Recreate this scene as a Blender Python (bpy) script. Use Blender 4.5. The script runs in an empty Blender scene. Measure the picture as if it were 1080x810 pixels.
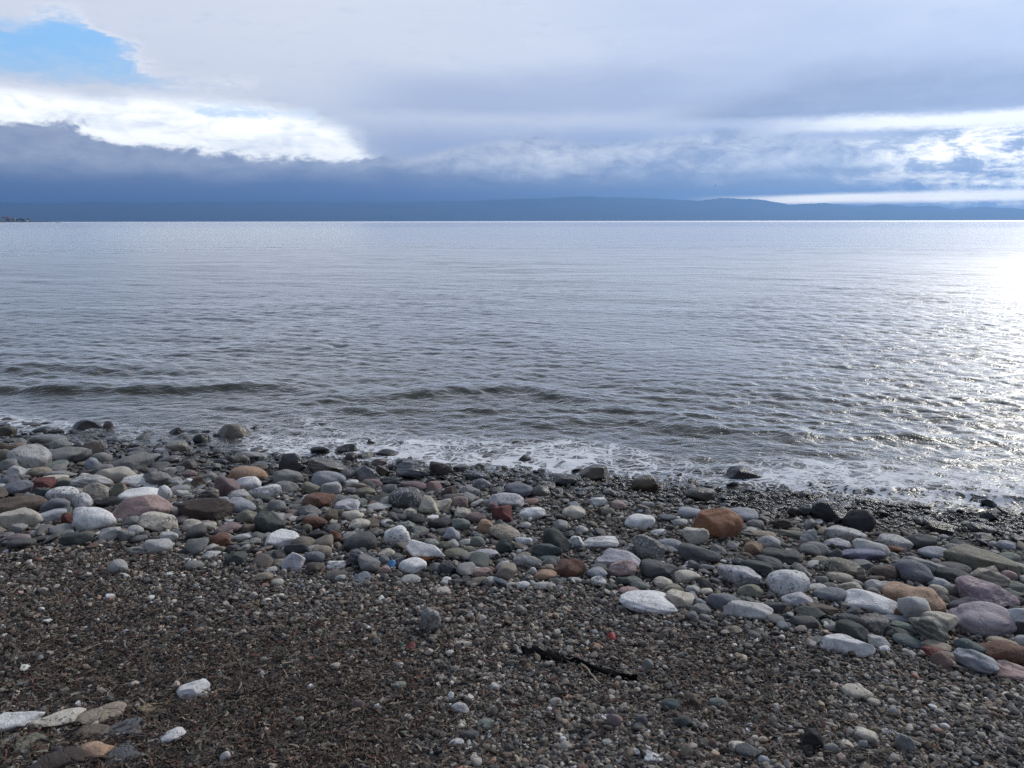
import bpy, bmesh, math, random
import numpy as np
from mathutils import Vector, Matrix, noise as mnoise
R = math.radians
rng = np.random.default_rng(7)
random.seed(7)
sc = bpy.context.scene
COL = sc.collection
PI = math.pi

# ------------------------------------------------------------------ camera
CAM_Z = 1.75
F_PX, PW, PH = 848.0, 1080.0, 810.0
PITCH = R(11.47)
cam_d = bpy.data.cameras.new('camera')
cam = bpy.data.objects.new('camera', cam_d)
COL.objects.link(cam)
cam.location = (0, 0, CAM_Z)
cam.rotation_euler = (R(90) - PITCH, R(0.0), 0)
cam.rotation_euler.rotate_axis('Z', R(-0.1))
cam_d.sensor_width = 36.0
cam_d.lens = 36.0 * F_PX / PW
cam_d.clip_start = 0.05
cam_d.clip_end = 60000
sc.camera = cam
FWD = np.array([0, math.cos(PITCH), -math.sin(PITCH)])
UP = np.array([0, math.sin(PITCH), math.cos(PITCH)])
RIGHT = np.array([1.0, 0, 0])

def ray(u, v):
    d = FWD * F_PX + RIGHT * (u - PW / 2) + UP * (PH / 2 - v)
    return d / np.linalg.norm(d)

def azel(u, v):
    d = ray(u, v)
    return math.degrees(math.atan2(d[0], d[1])), math.degrees(math.asin(d[2]))

# ------------------------------------------------------------------ terrain
def vnoise(x, y, seed=0, oct=3, lac=2.1, gain=0.5):
    """value noise on arrays, 0..1"""
    x = np.asarray(x, float); y = np.asarray(y, float)
    out = np.zeros(np.broadcast(x, y).shape); amp = 1.0; tot = 0.0
    for o in range(oct):
        xi = np.floor(x).astype(np.int64); yi = np.floor(y).astype(np.int64)
        fx = x - xi; fy = y - yi
        fx = fx * fx * (3 - 2 * fx); fy = fy * fy * (3 - 2 * fy)
        def h(a, b):
            n = (a * 374761393 + b * 668265263 + (seed + o * 17) * 1442695041) & 0x7fffffff
            n = (n ^ (n >> 13)) * 1274126177 & 0x7fffffff
            n = (n ^ (n >> 16))
            return (n % 100003) / 100003.0
        v = (h(xi, yi) * (1 - fx) + h(xi + 1, yi) * fx) * (1 - fy) + (h(xi, yi + 1) * (1 - fx) + h(xi + 1, yi + 1) * fx) * fy
        out += amp * v; tot += amp; amp *= gain
        x = x * lac + 13.7; y = y * lac + 7.3
    return out / tot

def sstep(a, b, x):
    t = np.clip((x - a) / (b - a), 0, 1)
    return t * t * (3 - 2 * t)

def shore_s(x, y):
    """distance inland from the mean waterline (negative: out at sea)"""
    x = np.asarray(x, float); y = np.asarray(y, float)
    base = (5.38 - 0.30 * x - y) / math.sqrt(1.09)
    return base + 0.22 * (vnoise(x * 0.55 + 5, y * 0.55, 3, 2) - 0.5) + 0.10 * np.sin(x * 0.8 + 0.5)

def ground_z(x, y):
    s = shore_s(x, y)
    z = np.where(s < 0, np.maximum(0.085 * s, -1.2 + 0.01 * np.maximum(s, -30)), 0.0)
    z = z + np.where(s > 0, 0.085 * np.minimum(s, 2.0) + 0.045 * np.clip(s - 2.0, 0, 30), 0)
    xx = np.asarray(x, float); yy = np.asarray(y, float)
    z = z + 0.05 * (vnoise(xx * 0.9, yy * 0.9, 11, 2) - 0.5) * sstep(0.1, 1.5, s)
    z = z + 0.022 * (vnoise(xx * 3.1, yy * 3.1, 21, 2) - 0.5)
    return z

def hit(u, v):
    d = ray(u, v)
    t = 0.5
    for _ in range(60):
        p = np.array([0, 0, CAM_Z]) + d * t
        g = float(ground_z(p[0], p[1]))
        t += (p[2] - max(g, -0.02)) / max(-d[2], 0.02) * 0.7
    return np.array([0, 0, CAM_Z]) + d * t, t

# ------------------------------------------------------------------ helpers
def link(o, parent=None):
    COL.objects.link(o)
    if parent: o.parent = parent
    return o

def tag(o, label=None, cat=None, group=None, kind=None):
    if label: o['label'] = label
    if cat: o['category'] = cat
    if group: o['group'] = group
    if kind: o['kind'] = kind
    return o

def mesh_np(name, verts, faces, mats, smooth=True, parent=None):
    me = bpy.data.meshes.new(name)
    verts = np.asarray(verts, np.float32); faces = np.asarray(faces, np.int32)
    me.vertices.add(len(verts)); me.vertices.foreach_set('co', verts.ravel())
    n = faces.shape[1]
    me.loops.add(faces.size); me.loops.foreach_set('vertex_index', faces.ravel())
    me.polygons.add(len(faces))
    me.polygons.foreach_set('loop_start', np.arange(0, faces.size, n, dtype=np.int32))
    me.polygons.foreach_set('use_smooth', np.full(len(faces), smooth))
    me.update(calc_edges=True)
    for m in (mats if isinstance(mats, (list, tuple)) else [mats]): me.materials.append(m)
    return link(bpy.data.objects.new(name, me), parent)

def attr(me, name, typ, data):
    a = me.attributes.new(name, typ, 'POINT')
    key = {'FLOAT': 'value', 'FLOAT_VECTOR': 'vector', 'FLOAT_COLOR': 'color', 'INT': 'value'}[typ]
    a.data.foreach_set(key, np.asarray(data, np.float32 if typ != 'INT' else np.int32).ravel())

_ico = {}
def ico(n):
    if n not in _ico:
        bm = bmesh.new(); bmesh.ops.create_icosphere(bm, subdivisions=n, radius=1.0)
        bm.verts.ensure_lookup_table()
        v = np.array([x.co[:] for x in bm.verts]); f = np.array([[y.index for y in x.verts] for x in bm.faces])
        bm.free(); _ico[n] = (v, f)
    return _ico[n]

# ------------------------------------------------------------------ node maths
class X:
    """a shader value one can do arithmetic with"""
    def __init__(s, nt, sock): s.nt, s.s = nt, sock
    def _m(s, op, *a, clamp=False):
        n = s.nt.nodes.new('ShaderNodeMath'); n.operation = op; n.use_clamp = clamp
        for i, q in enumerate((s,) + a):
            if isinstance(q, X): s.nt.links.new(q.s, n.inputs[i])
            else: n.inputs[i].default_value = float(q)
        return X(s.nt, n.outputs[0])
    def __add__(s, o): return s._m('ADD', o)
    __radd__ = __add__
    def __mul__(s, o): return s._m('MULTIPLY', o)
    __rmul__ = __mul__
    def __sub__(s, o): return s._m('SUBTRACT', o)
    def __rsub__(s, o): return (s * -1.0) + o
    def __truediv__(s, o): return s._m('DIVIDE', o)
    def pow(s, o): return s._m('POWER', o)
    def exp(s): return s._m('EXPONENT')
    def sqrt(s): return s._m('SQRT')
    def abs(s): return s._m('ABSOLUTE')
    def min(s, o): return s._m('MINIMUM', o)
    def max(s, o): return s._m('MAXIMUM', o)
    def clamp(s): return s._m('ADD', 0.0, clamp=True)
    def sm(s, a, b):
        """smoothstep from a to b (b may be smaller)"""
        n = s.nt.nodes.new('ShaderNodeMapRange'); n.interpolation_type = 'SMOOTHSTEP'
        s.nt.links.new(s.s, n.inputs[0])
        if b < a:
            n.inputs[1].default_value = b; n.inputs[2].default_value = a; n.inputs[3].default_value = 1; n.inputs[4].default_value = 0
        else:
            n.inputs[1].default_value = a; n.inputs[2].default_value = b
        return X(s.nt, n.outputs[0])
    def curve(s, pts, lo=None, hi=None):
        """piecewise-linear function through pts [(x, y) ...]"""
        xs = [p[0] for p in pts]; ys = [p[1] for p in pts]
        x0, x1 = xs[0], xs[-1]; y0, y1 = min(ys), max(ys)
        if y1 - y0 < 1e-6: y1 = y0 + 1e-6
        t = ((s - x0) / (x1 - x0)).clamp()
        n = s.nt.nodes.new('ShaderNodeFloatCurve'); s.nt.links.new(t.s, n.inputs[1])
        c = n.mapping.curves[0]
        q = [((a - x0) / (x1 - x0), (b - y0) / (y1 - y0)) for a, b in pts]
        while len(c.points) < len(q): c.points.new(0.5, 0.5)
        for p, (a, b) in zip(c.points, q): p.location = (a, b); p.handle_type = 'AUTO_CLAMPED'
        n.mapping.update()
        return X(s.nt, n.outputs[0]) * (y1 - y0) + y0

def val(nt, v):
    n = nt.nodes.new('ShaderNodeValue'); n.outputs[0].default_value = v; return X(nt, n.outputs[0])

def cmix(nt, f, a, b, mode='MIX'):
    n = nt.nodes.new('ShaderNodeMix'); n.data_type = 'RGBA'; n.blend_type = mode; n.clamp_factor = True
    for i, q in ((0, f), (6, a), (7, b)):
        if isinstance(q, X): nt.links.new(q.s, n.inputs[i])
        elif hasattr(q, 'is_output'): nt.links.new(q, n.inputs[i])
        elif i == 0: n.inputs[i].default_value = q
        else: n.inputs[i].default_value = (*q, 1) if len(q) == 3 else q
    return n.outputs[2]

def noise_tex(nt, vec, scale, detail=4, rough=0.55, dim='3D', dist=0.0):
    n = nt.nodes.new('ShaderNodeTexNoise'); n.noise_dimensions = dim
    if vec is not None: nt.links.new(vec, n.inputs['Vector'])
    n.inputs['Scale'].default_value = scale; n.inputs['Detail'].default_value = detail
    n.inputs['Roughness'].default_value = rough; n.inputs['Distortion'].default_value = dist
    return X(nt, n.outputs['Fac'])

def vec3(nt, x, y, z):
    n = nt.nodes.new('ShaderNodeCombineXYZ')
    for i, q in enumerate((x, y, z)):
        if isinstance(q, X): nt.links.new(q.s, n.inputs[i])
        else: n.inputs[i].default_value = q
    return n.outputs[0]

def vmath(nt, op, a, b):
    n = nt.nodes.new('ShaderNodeVectorMath'); n.operation = op
    for i, q in enumerate((a, b)):
        if hasattr(q, 'is_output'): nt.links.new(q, n.inputs[i])
        elif isinstance(q, (int, float)): n.inputs['Scale'].default_value = q
        else: n.inputs[i].default_value = q
    return n.outputs[0]

def lin(r, g, b):
    f = lambda c: (c / 255 / 12.92) if c / 255 <= 0.04045 else ((c / 255 + 0.055) / 1.055) ** 2.4
    return (f(r), f(g), f(b))

def new_mat(name):
    m = bpy.data.materials.new(name); m.use_nodes = True
    nt = m.node_tree; nt.nodes.clear()
    out = nt.nodes.new('ShaderNodeOutputMaterial')
    return m, nt, out

def principled(nt, out):
    p = nt.nodes.new('ShaderNodeBsdfPrincipled'); nt.links.new(p.outputs[0], out.inputs[0]); return p

def setp(nt, p, name, v):
    if isinstance(v, X): nt.links.new(v.s, p.inputs[name])
    elif hasattr(v, 'is_output'): nt.links.new(v, p.inputs[name])
    else: p.inputs[name].default_value = (*v, 1) if isinstance(v, tuple) and len(v) == 3 else v

def bump(nt, h, strength, dist, normal=None):
    n = nt.nodes.new('ShaderNodeBump'); nt.links.new(h.s, n.inputs['Height'])
    n.inputs['Strength'].default_value = strength; n.inputs['Distance'].default_value = dist
    if normal is not None: nt.links.new(normal, n.inputs['Normal'])
    return n.outputs[0]

def attr_node(nt, name, typ='GEOMETRY'):
    n = nt.nodes.new('ShaderNodeAttribute'); n.attribute_type = typ; n.attribute_name = name
    return n
# ------------------------------------------------------------------ light and sky
SUN_AZ, SUN_EL = 45.0, 34.0
world = bpy.data.worlds.new('World'); sc.world = world; world.use_nodes = True
def build_sky():
    nt = world.node_tree; nt.nodes.clear()
    out = nt.nodes.new('ShaderNodeOutputWorld'); bg = nt.nodes.new('ShaderNodeBackground')
    nt.links.new(bg.outputs[0], out.inputs[0])
    STR = 0.1
    bg.inputs[1].default_value = STR
    sky = nt.nodes.new('ShaderNodeTexSky'); sky.sky_type = 'NISHITA'; sky.sun_disc = False
    sky.sun_elevation = R(SUN_EL); sky.sun_rotation = R(SUN_AZ)
    tc = nt.nodes.new('ShaderNodeTexCoord'); sp = nt.nodes.new('ShaderNodeSeparateXYZ')
    nt.links.new(tc.outputs['Generated'], sp.inputs[0])
    x, y, z = (X(nt, sp.outputs[i]) for i in range(3))
    az = x._m('ARCTAN2', y) * 57.2958
    el = z.min(1.0).max(-1.0)._m('ARCSINE') * 57.2958
    # cloud noise, stretched sideways the way a cloud deck is seen near the horizon
    def cn(sx, sy, det, rough, off, dist=0.0):
        return noise_tex(nt, vec3(nt, az / sx + off, el / sy, off * 1.7), 1.0, det, rough, dist=dist)
    nL = cn(26, 7, 5, 0.5, 3.1) - 0.5
    nM = cn(7.5, 2.6, 6, 0.58, 9.4, 0.4) - 0.5
    nS = cn(2.2, 1.0, 7, 0.66, 5.2, 0.5) - 0.5
    nF = cn(0.7, 0.32, 6, 0.65, 7.7, 0.4) - 0.5
    nT = cn(9, 0.9, 5, 0.6, 1.7) - 0.5          # thin flat streaks
    A = az + nM * 6.0 + nS * 1.5
    P = lambda pts: [azel(*p) for p in pts]
    def crv(v, pts):
        q = P(pts); q.sort(); return v.curve(q)
    C = lambda r, g, b, k=1.0: tuple(c / STR * k for c in lin(r, g, b))
    # high pale overcast
    g = (nL * 1.7 + nM * 0.7 + 0.5).clamp()
    col = cmix(nt, g, C(190, 203, 231), C(221, 228, 241))
    col = cmix(nt, (az.sm(22, -18) * el.sm(2, 9) * 0.75), col, C(232, 236, 246))
    # gentle darkening belts in mid sky
    belt = ((el + nM * 2.5).sm(6.8, 5.0) * (el + nM * 1.5).sm(1.5, 4.0) * az.sm(-16, -4))
    col = cmix(nt, belt * 0.7, col, C(168, 184, 220))
    col = cmix(nt, ((nS * 1.6 + nT * 1.4 + nM * 0.8).sm(0.05, 0.7) * 0.35), col, C(178, 192, 224))
    soft = (el + nM * 1.6).sm(6.6, 7.6) * (el + nM * 2.2 + nL * 2).sm(11.0, 8.6) * az.sm(-14, -5) * az.sm(22, 8)
    col = cmix(nt, soft * 0.7, col, C(176, 189, 219))
    # blue hole, upper left
    Eb = el + nS * 2.2 + nM * 1.0 + nT * 1.2 + nF * 0.8
    up = crv(A, [(-60, 22), (0, 18), (60, 15), (85, 16), (110, 36), (150, 58), (185, 82), (215, 88)])
    lo = crv(A, [(-60, 80), (0, 80), (60, 86), (100, 87), (150, 89), (185, 90), (215, 89)])
    hole = (up - Eb).sm(-0.3, 0.8) * (Eb - lo).sm(-0.5, 0.9)
    skyc = cmix(nt, 0.7, sky.outputs[0], C(142, 198, 250, 1.3))
    skyc = cmix(nt, (Eb - lo + nS * 2).sm(2.4, 0.0) * 0.55, skyc, C(208, 227, 246))
    skyc = cmix(nt, (nT * 2 + nS * 1.5).sm(0.1, 0.8) * 0.5, skyc, C(222, 232, 244))
    # white sunlit wedge
    Ew = el + nS * 1.5 + nT * 1.3 + nF * 0.7
    wu = crv(A, [(-60, 84), (0, 84), (85, 93), (150, 95), (280, 106), (330, 120), (370, 136), (402, 160), (440, 175)])
    wl = crv(A, [(-60, 135), (0, 132), (150, 152), (300, 164), (402, 166), (440, 174)])
    wedge = ((wu + 0.25 - Ew).sm(-0.1, 1.0) * ((wu - 0.9 - Ew).sm(-0.9, 0.9) + (nT * 2.2 + nS * 1.8 + nF + 0.55).clamp() * 0.9).clamp()) * (Ew - wl).sm(-0.6, 0.2)
    col = cmix(nt, wedge, col, cmix(nt, (nM * 1.8 + nS * 2.2 + nT * 1.2 + 0.75).clamp(), C(222, 230, 243, 1.2), C(255, 255, 250, 1.65)))
    rim = ((up - Eb).abs().sm(0.9, 0.0) * (nS * 2.2 + nF * 1.5 + 0.35).clamp() * A.sm(-30, -27) * A.sm(-15, -19))
    col = cmix(nt, rim, col, C(252, 253, 255, 1.05))
    col = cmix(nt, hole, col, skyc)
    su = crv(A, [(120, 110), (170, 107), (230, 107), (290, 111), (340, 121)])
    sl = crv(A, [(120, 111), (170, 113), (230, 125), (290, 127), (340, 122)])
    slit = (su - Ew).sm(0.0, 0.4) * (Ew - sl).sm(0.0, 0.5)
    col = cmix(nt, slit * 0.85 * (nS * 3.5 + nT * 2 + nF * 1.5 + 0.75).clamp(), col, C(204, 226, 247, 1.25))
    # grey scraps drifting over the hole at the far left
    scrap = ((el + nS * 2).sm(12.2, 13.6) * az.sm(-23, -29) * 0.8)
    col = cmix(nt, scrap, col, C(190, 200, 222))
    # right-hand dark mass
    Er = el + nM * 0.9 + nS * 0.35
    ru = crv(az + nM * 7, [(560, 128), (640, 120), (700, 104), (790, 80), (860, 55), (950, 46), (1080, 40), (1300, 30)])
    rl = crv(az, [(560, 128), (700, 128), (800, 127), (900, 122), (1080, 115), (1300, 108)])
    mass = (ru - Er).sm(0.0, 2.3) * (Er - rl).sm(-0.25, 0.35) * az.sm(4, 16)
    col = cmix(nt, mass * 0.95, col, cmix(nt, (nS * 1.2 + nT + 0.5).clamp(), C(152, 164, 192), C(178, 188, 210)))
    # bright strip under it, brightest to the right
    Es = el + nS * 0.25 + nT * 0.5
    gc = crv(az, [(780, 136), (850, 133), (950, 130), (1080, 124), (1300, 114)])
    gap = ((Es + nF * 0.4 - gc).abs()).sm(0.70, 0.1) * (az + nM * 7).sm(13, 25)
    # low cloud bank
    Ek = el + nM * 1.3 + nS * 1.5 + nF * 0.6
    bt = crv(A, [(-400, 120), (0, 126), (40, 124), (85, 134), (130, 147), (200, 152), (250, 160), (340, 163), (420, 160),
                 (500, 148), (560, 143), (620, 150), (700, 142), (760, 138), (830, 140), (920, 139), (1080, 137), (1300, 136)])
    bank = (bt - Ek).sm(-0.05, 0.5)
    dep = (bt - el)                                   # depth below the top of the bank, degrees
    left = az.sm(2, -14)
    top_c = cmix(nt, left, C(172, 184, 208), C(160, 172, 198))
    top_c = cmix(nt, ((nS * 2.8 + nM * 1.8 + nF * 0.8 + 0.45).clamp()), top_c, cmix(nt, left, C(240, 244, 250, 1.08), C(196, 204, 220)))
    low_c = cmix(nt, az.sm(-16, 20), C(108, 124, 164), C(150, 164, 190))
    bank_c = cmix(nt, (el + nM * 1.2 + nT * 0.8).sm(3.9, 1.9), top_c, low_c)
    bank_c = cmix(nt, el.sm(2.3, 0.9) * 0.9, bank_c, cmix(nt, az.sm(-14, 22), C(48, 70, 112), C(128, 156, 198)))
    col = cmix(nt, bank, col, bank_c)
    # broken light between the low clouds on the right
    brk = (az + nM * 14).sm(21, 31) * (el + nM * 0.8).sm(0.4, 1.2) * (el + nM).sm(6.2, 4.6)
    col = cmix(nt, (brk * ((nS * 4.2 + nT * 3.0 + nM * 1.5 + nF * 1.5 + 0.35).clamp())), col, C(254, 244, 220, 2.6))
    low = ((el + nT * 0.45 - (az - 30) * 0.01 - 1.45).abs()).sm(0.45, 0.1) * (az + nM * 6).sm(11, 22)
    col = cmix(nt, low * 0.75, col, C(255, 240, 208, 5.5))
    gp2 = ((el + nT * 0.5 - 4.55).abs()).sm(0.35, 0.05) * (az + nM * 10).sm(14, 28)
    col = cmix(nt, gap, col, C(255, 253, 243, 1.35))
    # veiled sun high on the right, well out of the photograph
    sd = (math.sin(R(SUN_AZ)) * math.cos(R(SUN_EL)), math.cos(R(SUN_AZ)) * math.cos(R(SUN_EL)), math.sin(R(SUN_EL)))
    dot = (x * sd[0] + y * sd[1] + z * sd[2])
    ang = dot.min(1.0).max(-1.0)._m('ARCCOSINE') * 57.2958
    glow = (ang * ang * (-1 / (2 * 8.5 ** 2))).exp() * 1.0 + (ang * ang * (-1 / (2 * 17.0 ** 2))).exp() * 0.12
    n = nt.nodes.new('ShaderNodeMix'); n.data_type = 'RGBA'; n.blend_type = 'ADD'; n.inputs[0].default_value = 1
    nt.links.new(col, n.inputs[6])
    s2 = vmath(nt, 'SCALE', (1.0 / STR, 0.97 / STR, 0.9 / STR), 1.0)
    vs = s2.node; nt.links.new(glow.s, vs.inputs['Scale'])
    nt.links.new(s2, n.inputs[7])
    # the deck overhead and behind is a duller grey
    dull = (el.sm(18, 45) * ang.sm(18, 50) * 0.5)
    upper = cmix(nt, (nL * 2.2 + nM * 1.2 + 0.5).clamp(), sky.outputs[0], C(186, 202, 234))
    fin = cmix(nt, dull * 1.5, n.outputs[2], upper)
    fin = cmix(nt, az.sm(-6, -32) * el.sm(12, 22) * 0.85, fin, C(128, 140, 160))
    dull2 = y.sm(0.25, -0.4) * 0.7
    fin = cmix(nt, dull2, fin, C(120, 130, 148))
    fin = vmath(nt, 'SCALE', fin, 1.07)
    nt.links.new(fin, bg.inputs[0])
build_sky()
world.cycles.sampling_method = 'MANUAL'; world.cycles.sample_map_resolution = 1024

sun_d = bpy.data.lights.new('sun', 'SUN'); sun_d.energy = 2.15; sun_d.angle = R(13); sun_d.color = (1.0, 0.94, 0.84)
sun = link(bpy.data.objects.new('sun', sun_d))
_d = Vector((math.sin(R(SUN_AZ)) * math.cos(R(SUN_EL)), math.cos(R(SUN_AZ)) * math.cos(R(SUN_EL)), math.sin(R(SUN_EL))))
sun.rotation_euler = (-_d).to_track_quat('-Z', 'Y').to_euler()
sun.location = (20, 20, 30)
# ------------------------------------------------------------------ sea
def crest_lines():
    # (pixel polyline of a crest, height m, seaward run m, shoreward run m)
    return [([(-150, 412), (0, 410), (60, 411), (130, 411), (200, 410), (270, 408), (330, 411)], 0.066, 0.5, 0.13, (-60, 290)),
            ([(-100, 391), (0, 389), (100, 389), (180, 391), (260, 393)], 0.05, 0.5, 0.25, (-60, 190)),
            ([(330, 424), (420, 418), (480, 413), (550, 413), (620, 424)], 0.062, 0.5, 0.15, (360, 600)),
            ([(330, 436), (420, 433), (520, 432), (640, 436), (760, 444)], 0.026, 0.3, 0.09, (360, 740)),
            ([(560, 446), (640, 447), (720, 452), (800, 459), (900, 463), (980, 466)], 0.052, 0.45, 0.14, (580, 1000)),
            ([(160, 372), (260, 366), (380, 362)], 0.045, 0.8, 0.4, (200, 350)),
            ([(760, 512), (860, 514), (940, 519), (1010, 525), (1080, 533), (1200, 548)], 0.035, 0.5, 0.05, (850, 1200))]   # the last is the edge of the swash

def sea_px(u, v):
    d = ray(u, v); t = CAM_Z / -d[2]; return d[0] * t, d[1] * t

def build_sea():
    na = 900
    th = np.radians(np.linspace(-62, 62, na))
    r = [3.4]
    while r[-1] < 12800: r.append(r[-1] * (1.0036 if r[-1] < 60 else 1.02))
    r = np.array(r); nr = len(r)
    T, Rr = np.meshgrid(th, r)
    x = np.sin(T) * Rr; y = np.cos(T) * Rr
    dr = np.gradient(r)[:, None] * np.ones_like(T)
    s = shore_s(x, y); bed = ground_z(x, y)
    deep = np.clip(-s, 0, None)
    shoal = sstep(-0.1, 2.2, deep) * 0.9 + 0.1
    # wind chop coming in at the beach: many short-crested components
    z = np.zeros_like(x); slope_var = np.full_like(x, 0.0)
    g = np.random.default_rng(5)
    nin = -np.array([0.30, 1.0]) / math.hypot(0.30, 1.0)      # toward the beach
    base = math.atan2(nin[1], nin[0]) - 0.10
    spacing = np.maximum(dr, Rr * (th[1] - th[0]))
    lam = 0.10
    k = 0
    while lam < 5.0:
        for j in range(7 if lam < 0.5 else 4):
            l = lam * g.uniform(0.85, 1.2)
            a = base + g.normal(0, 0.70 if l < 0.4 else (0.24 if l < 1.4 else 0.35))
            kk = 2 * PI / l
            steep = 0.029 if l < 0.4 else (0.0105 if l < 1.2 else 0.006)
            amp = steep / kk
            ph = kk * (x * math.cos(a) + y * math.sin(a)) + g.uniform(0, 2 * PI)
            # slow modulation so that crests are short and gusty
            ph = ph + 1.6 * np.sin(x * 0.9 / l * 0.35 + k) + 1.3 * np.sin(y * 0.31 / l - k * 2)
            res = sstep(2.2, 5.0, l / spacing)
            w = np.sin(ph); w = w + 0.33 * np.cos(2 * ph)
            z += amp * w * res
            slope_var += 0.5 * steep ** 2 * (1 - res)
            k += 1
        lam *= 1.34
    gust = 0.30 + 1.35 * vnoise(x * 0.16 + y * 0.03, y * 0.13, 31, 3)
    calm = np.exp(-((x / np.maximum(y, 1) - 0.17 + 0.05 * np.sin(y * 0.5)) / 0.14) ** 2) * sstep(7.5, 10, y) * sstep(70, 25, y); gust = gust * (1 - 0.6 * calm)
    gust = np.where(Rr > 400, 1.0, gust)
    z *= gust * (shoal * 0.72 + 0.28)
    # swell ridges shoaling on the beach
    foam = np.zeros_like(x)
    near = Rr < 25
    for li, (pts, h, run_s, run_b, (ua, ub)) in enumerate(crest_lines()):
        q = np.array([sea_px(*p) for p in pts]); q = q[np.argsort(q[:, 0])]
        yc = np.interp(x, q[:, 0], q[:, 1]) + 0.20 * (vnoise(x * 1.3, x * 0 + li, 41 + li, 3) - 0.5)
        xa = sea_px(ua, pts[0][1])[0]; xb = sea_px(ub, pts[-1][1])[0]
        amp = h * sstep(xa - 0.7, xa + 0.3, x) * sstep(xb + 0.9, xb - 0.4, x) * (0.05 + 1.6 * vnoise(x * 1.9, y * 0.5, 51 + li, 3))
        dd = y - yc
        prof = np.where(dd > 0, np.exp(-(dd / run_s) ** 2), np.exp(-(dd / run_b) ** 2))
        z = np.where(near, z + amp * prof, z)
        lip = np.exp(-((dd + run_b * 0.6) / 0.10) ** 2) * amp / 0.09
        foam = np.maximum(foam, np.where(near, lip * (1.5 if li == 6 else 0.14) * (vnoise(x * 3, y * 3, 61, 2)), 0))
    # swash: lacy foam in a belt off the waterline
    off = deep + 0.25 * (vnoise(x * 1.2, y * 1.2, 71, 3) - 0.5)
    reach = np.interp(x / np.maximum(y, 1), [-0.8, -0.4, -0.25, 0.0, 0.2, 0.8], [0.8, 1.0, 1.9, 1.5, 1.2, 1.5])
    belt = sstep(0.02, 0.22, off) * sstep(1.0, 0.4, off / reach)
    patch = sstep(0.28, 0.62, vnoise(x * 0.8 + 2, y * 0.9, 73, 3))
    side = np.interp(x / np.maximum(y, 1), [-0.8, -0.45, -0.3, -0.1, 0.2, 0.45, 0.8], [0.4, 0.55, 0.95, 1, 0.95, 1.0, 1.0])
    foam = np.maximum(foam, np.where(near, belt * (0.34 + 0.66 * patch) * side, 0))
    z += np.where(near, 0.022 * belt * (vnoise(x * 9, y * 9, 75, 3) - 0.4), 0)
    depth = z - bed
    gst = 0.75 + 0.5 * vnoise(x * 0.012 + 3, y * 0.02, 33, 3)
    sig = np.sqrt(slope_var * np.where(Rr > 650, 1.5, gst ** 2) + 0.0022)
    rough = np.clip(np.sqrt(1.41 * sig) * np.interp(Rr, [5, 15, 60, 300], [1.0, 0.88, 0.56, 0.42]), 0.13, 0.40)
    far = sstep(900, 1250, y); rough = rough * (1 - far) + 0.62 * far; sig = sig * (1 - far) + 0.02 * far
    idx = np.arange(na * nr).reshape(nr, na)
    f = np.stack([idx[:-1, :-1], idx[:-1, 1:], idx[1:, 1:], idx[1:, :-1]], -1).reshape(-1, 4)[:, ::-1]
    keep = (s.ravel()[f].max(1) < 1.2)
    f = f[keep]
    used = np.unique(f); mp = np.full(na * nr, -1); mp[used] = np.arange(len(used)); f = mp[f]
    V = np.stack([x.ravel(), y.ravel(), z.ravel()], 1)[used]
    m, nt, out = new_mat('sea_water')
    geo = nt.nodes.new('ShaderNodeNewGeometry')
    aD = X(nt, attr_node(nt, 'depth').outputs['Fac']); aF = X(nt, attr_node(nt, 'foam').outputs['Fac'])
    aR = X(nt, attr_node(nt, 'rough').outputs['Fac'])
    pos = geo.outputs['Position']
    # ripples too fine for the mesh
    sc1 = vmath(nt, 'MULTIPLY', pos, (1.0, 1.35, 1.0))
    def wv(sx, sy, det, d):
        v = vmath(nt, 'MULTIPLY', pos, (1.0 / sx, 1.0 / sy, 1.0)); w = nt.nodes.new('ShaderNodeVectorRotate'); w.rotation_type = 'Z_AXIS'
        nt.links.new(v, w.inputs['Vector']); w.inputs['Angle'].default_value = 0.22
        q = noise_tex(nt, w.outputs[0], 1.0, det, 0.6, dist=d); return 1.0 - (q - 0.5).abs() * 2.0
    nrm = bump(nt, wv(22, 7, 2, 0.4), 1.0, 0.11)
    nrm = bump(nt, wv(3.2, 1.2, 3, 0.5), 1.0, 0.032, nrm)
    aL = X(nt, attr_node(nt, 'lod').outputs['Fac'])
    nrm = bump(nt, wv(0.55, 0.28, 3, 0.6), 1.0, 0.022, nrm); nt.links.new(aL.s, nrm.node.inputs['Strength'])
    nrm = bump(nt, wv(0.15, 0.09, 3, 0.8), 1.0, 0.0135, nrm); nt.links.new(aL.s, nrm.node.inputs['Strength'])
    body = nt.nodes.new('ShaderNodeBsdfDiffuse')
    nt.links.new(cmix(nt, aD.sm(0.05, 0.9), (0.060, 0.058, 0.042), (0.032, 0.054, 0.078)), body.inputs[0])
    clear = nt.nodes.new('ShaderNodeBsdfTransparent'); clear.inputs[0].default_value = (0.80, 0.82, 0.76, 1)
    mx = nt.nodes.new('ShaderNodeMixShader')
    nt.links.new((1.0 - (aD.max(0.0) * -9.0).exp()).s, mx.inputs[0]); nt.links.new(clear.outputs[0], mx.inputs[1]); nt.links.new(body.outputs[0], mx.inputs[2])
    gl = nt.nodes.new('ShaderNodeBsdfGlossy'); nt.links.new(aR.s, gl.inputs['Roughness']); nt.links.new(nrm, gl.inputs['Normal'])
    gl.inputs[0].default_value = (1, 1, 1, 1)
    # Fresnel of a rippled surface: facets one sees lean toward the eye by about the spread of the unresolved slopes
    dt = vmath(nt, 'DOT_PRODUCT', geo.outputs['Incoming'], nrm).node.outputs['Value']
    aS = X(nt, attr_node(nt, 'sig').outputs['Fac'])
    ce = (X(nt, dt).max(0.0) + aS * 0.12).min(1.0)
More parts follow.
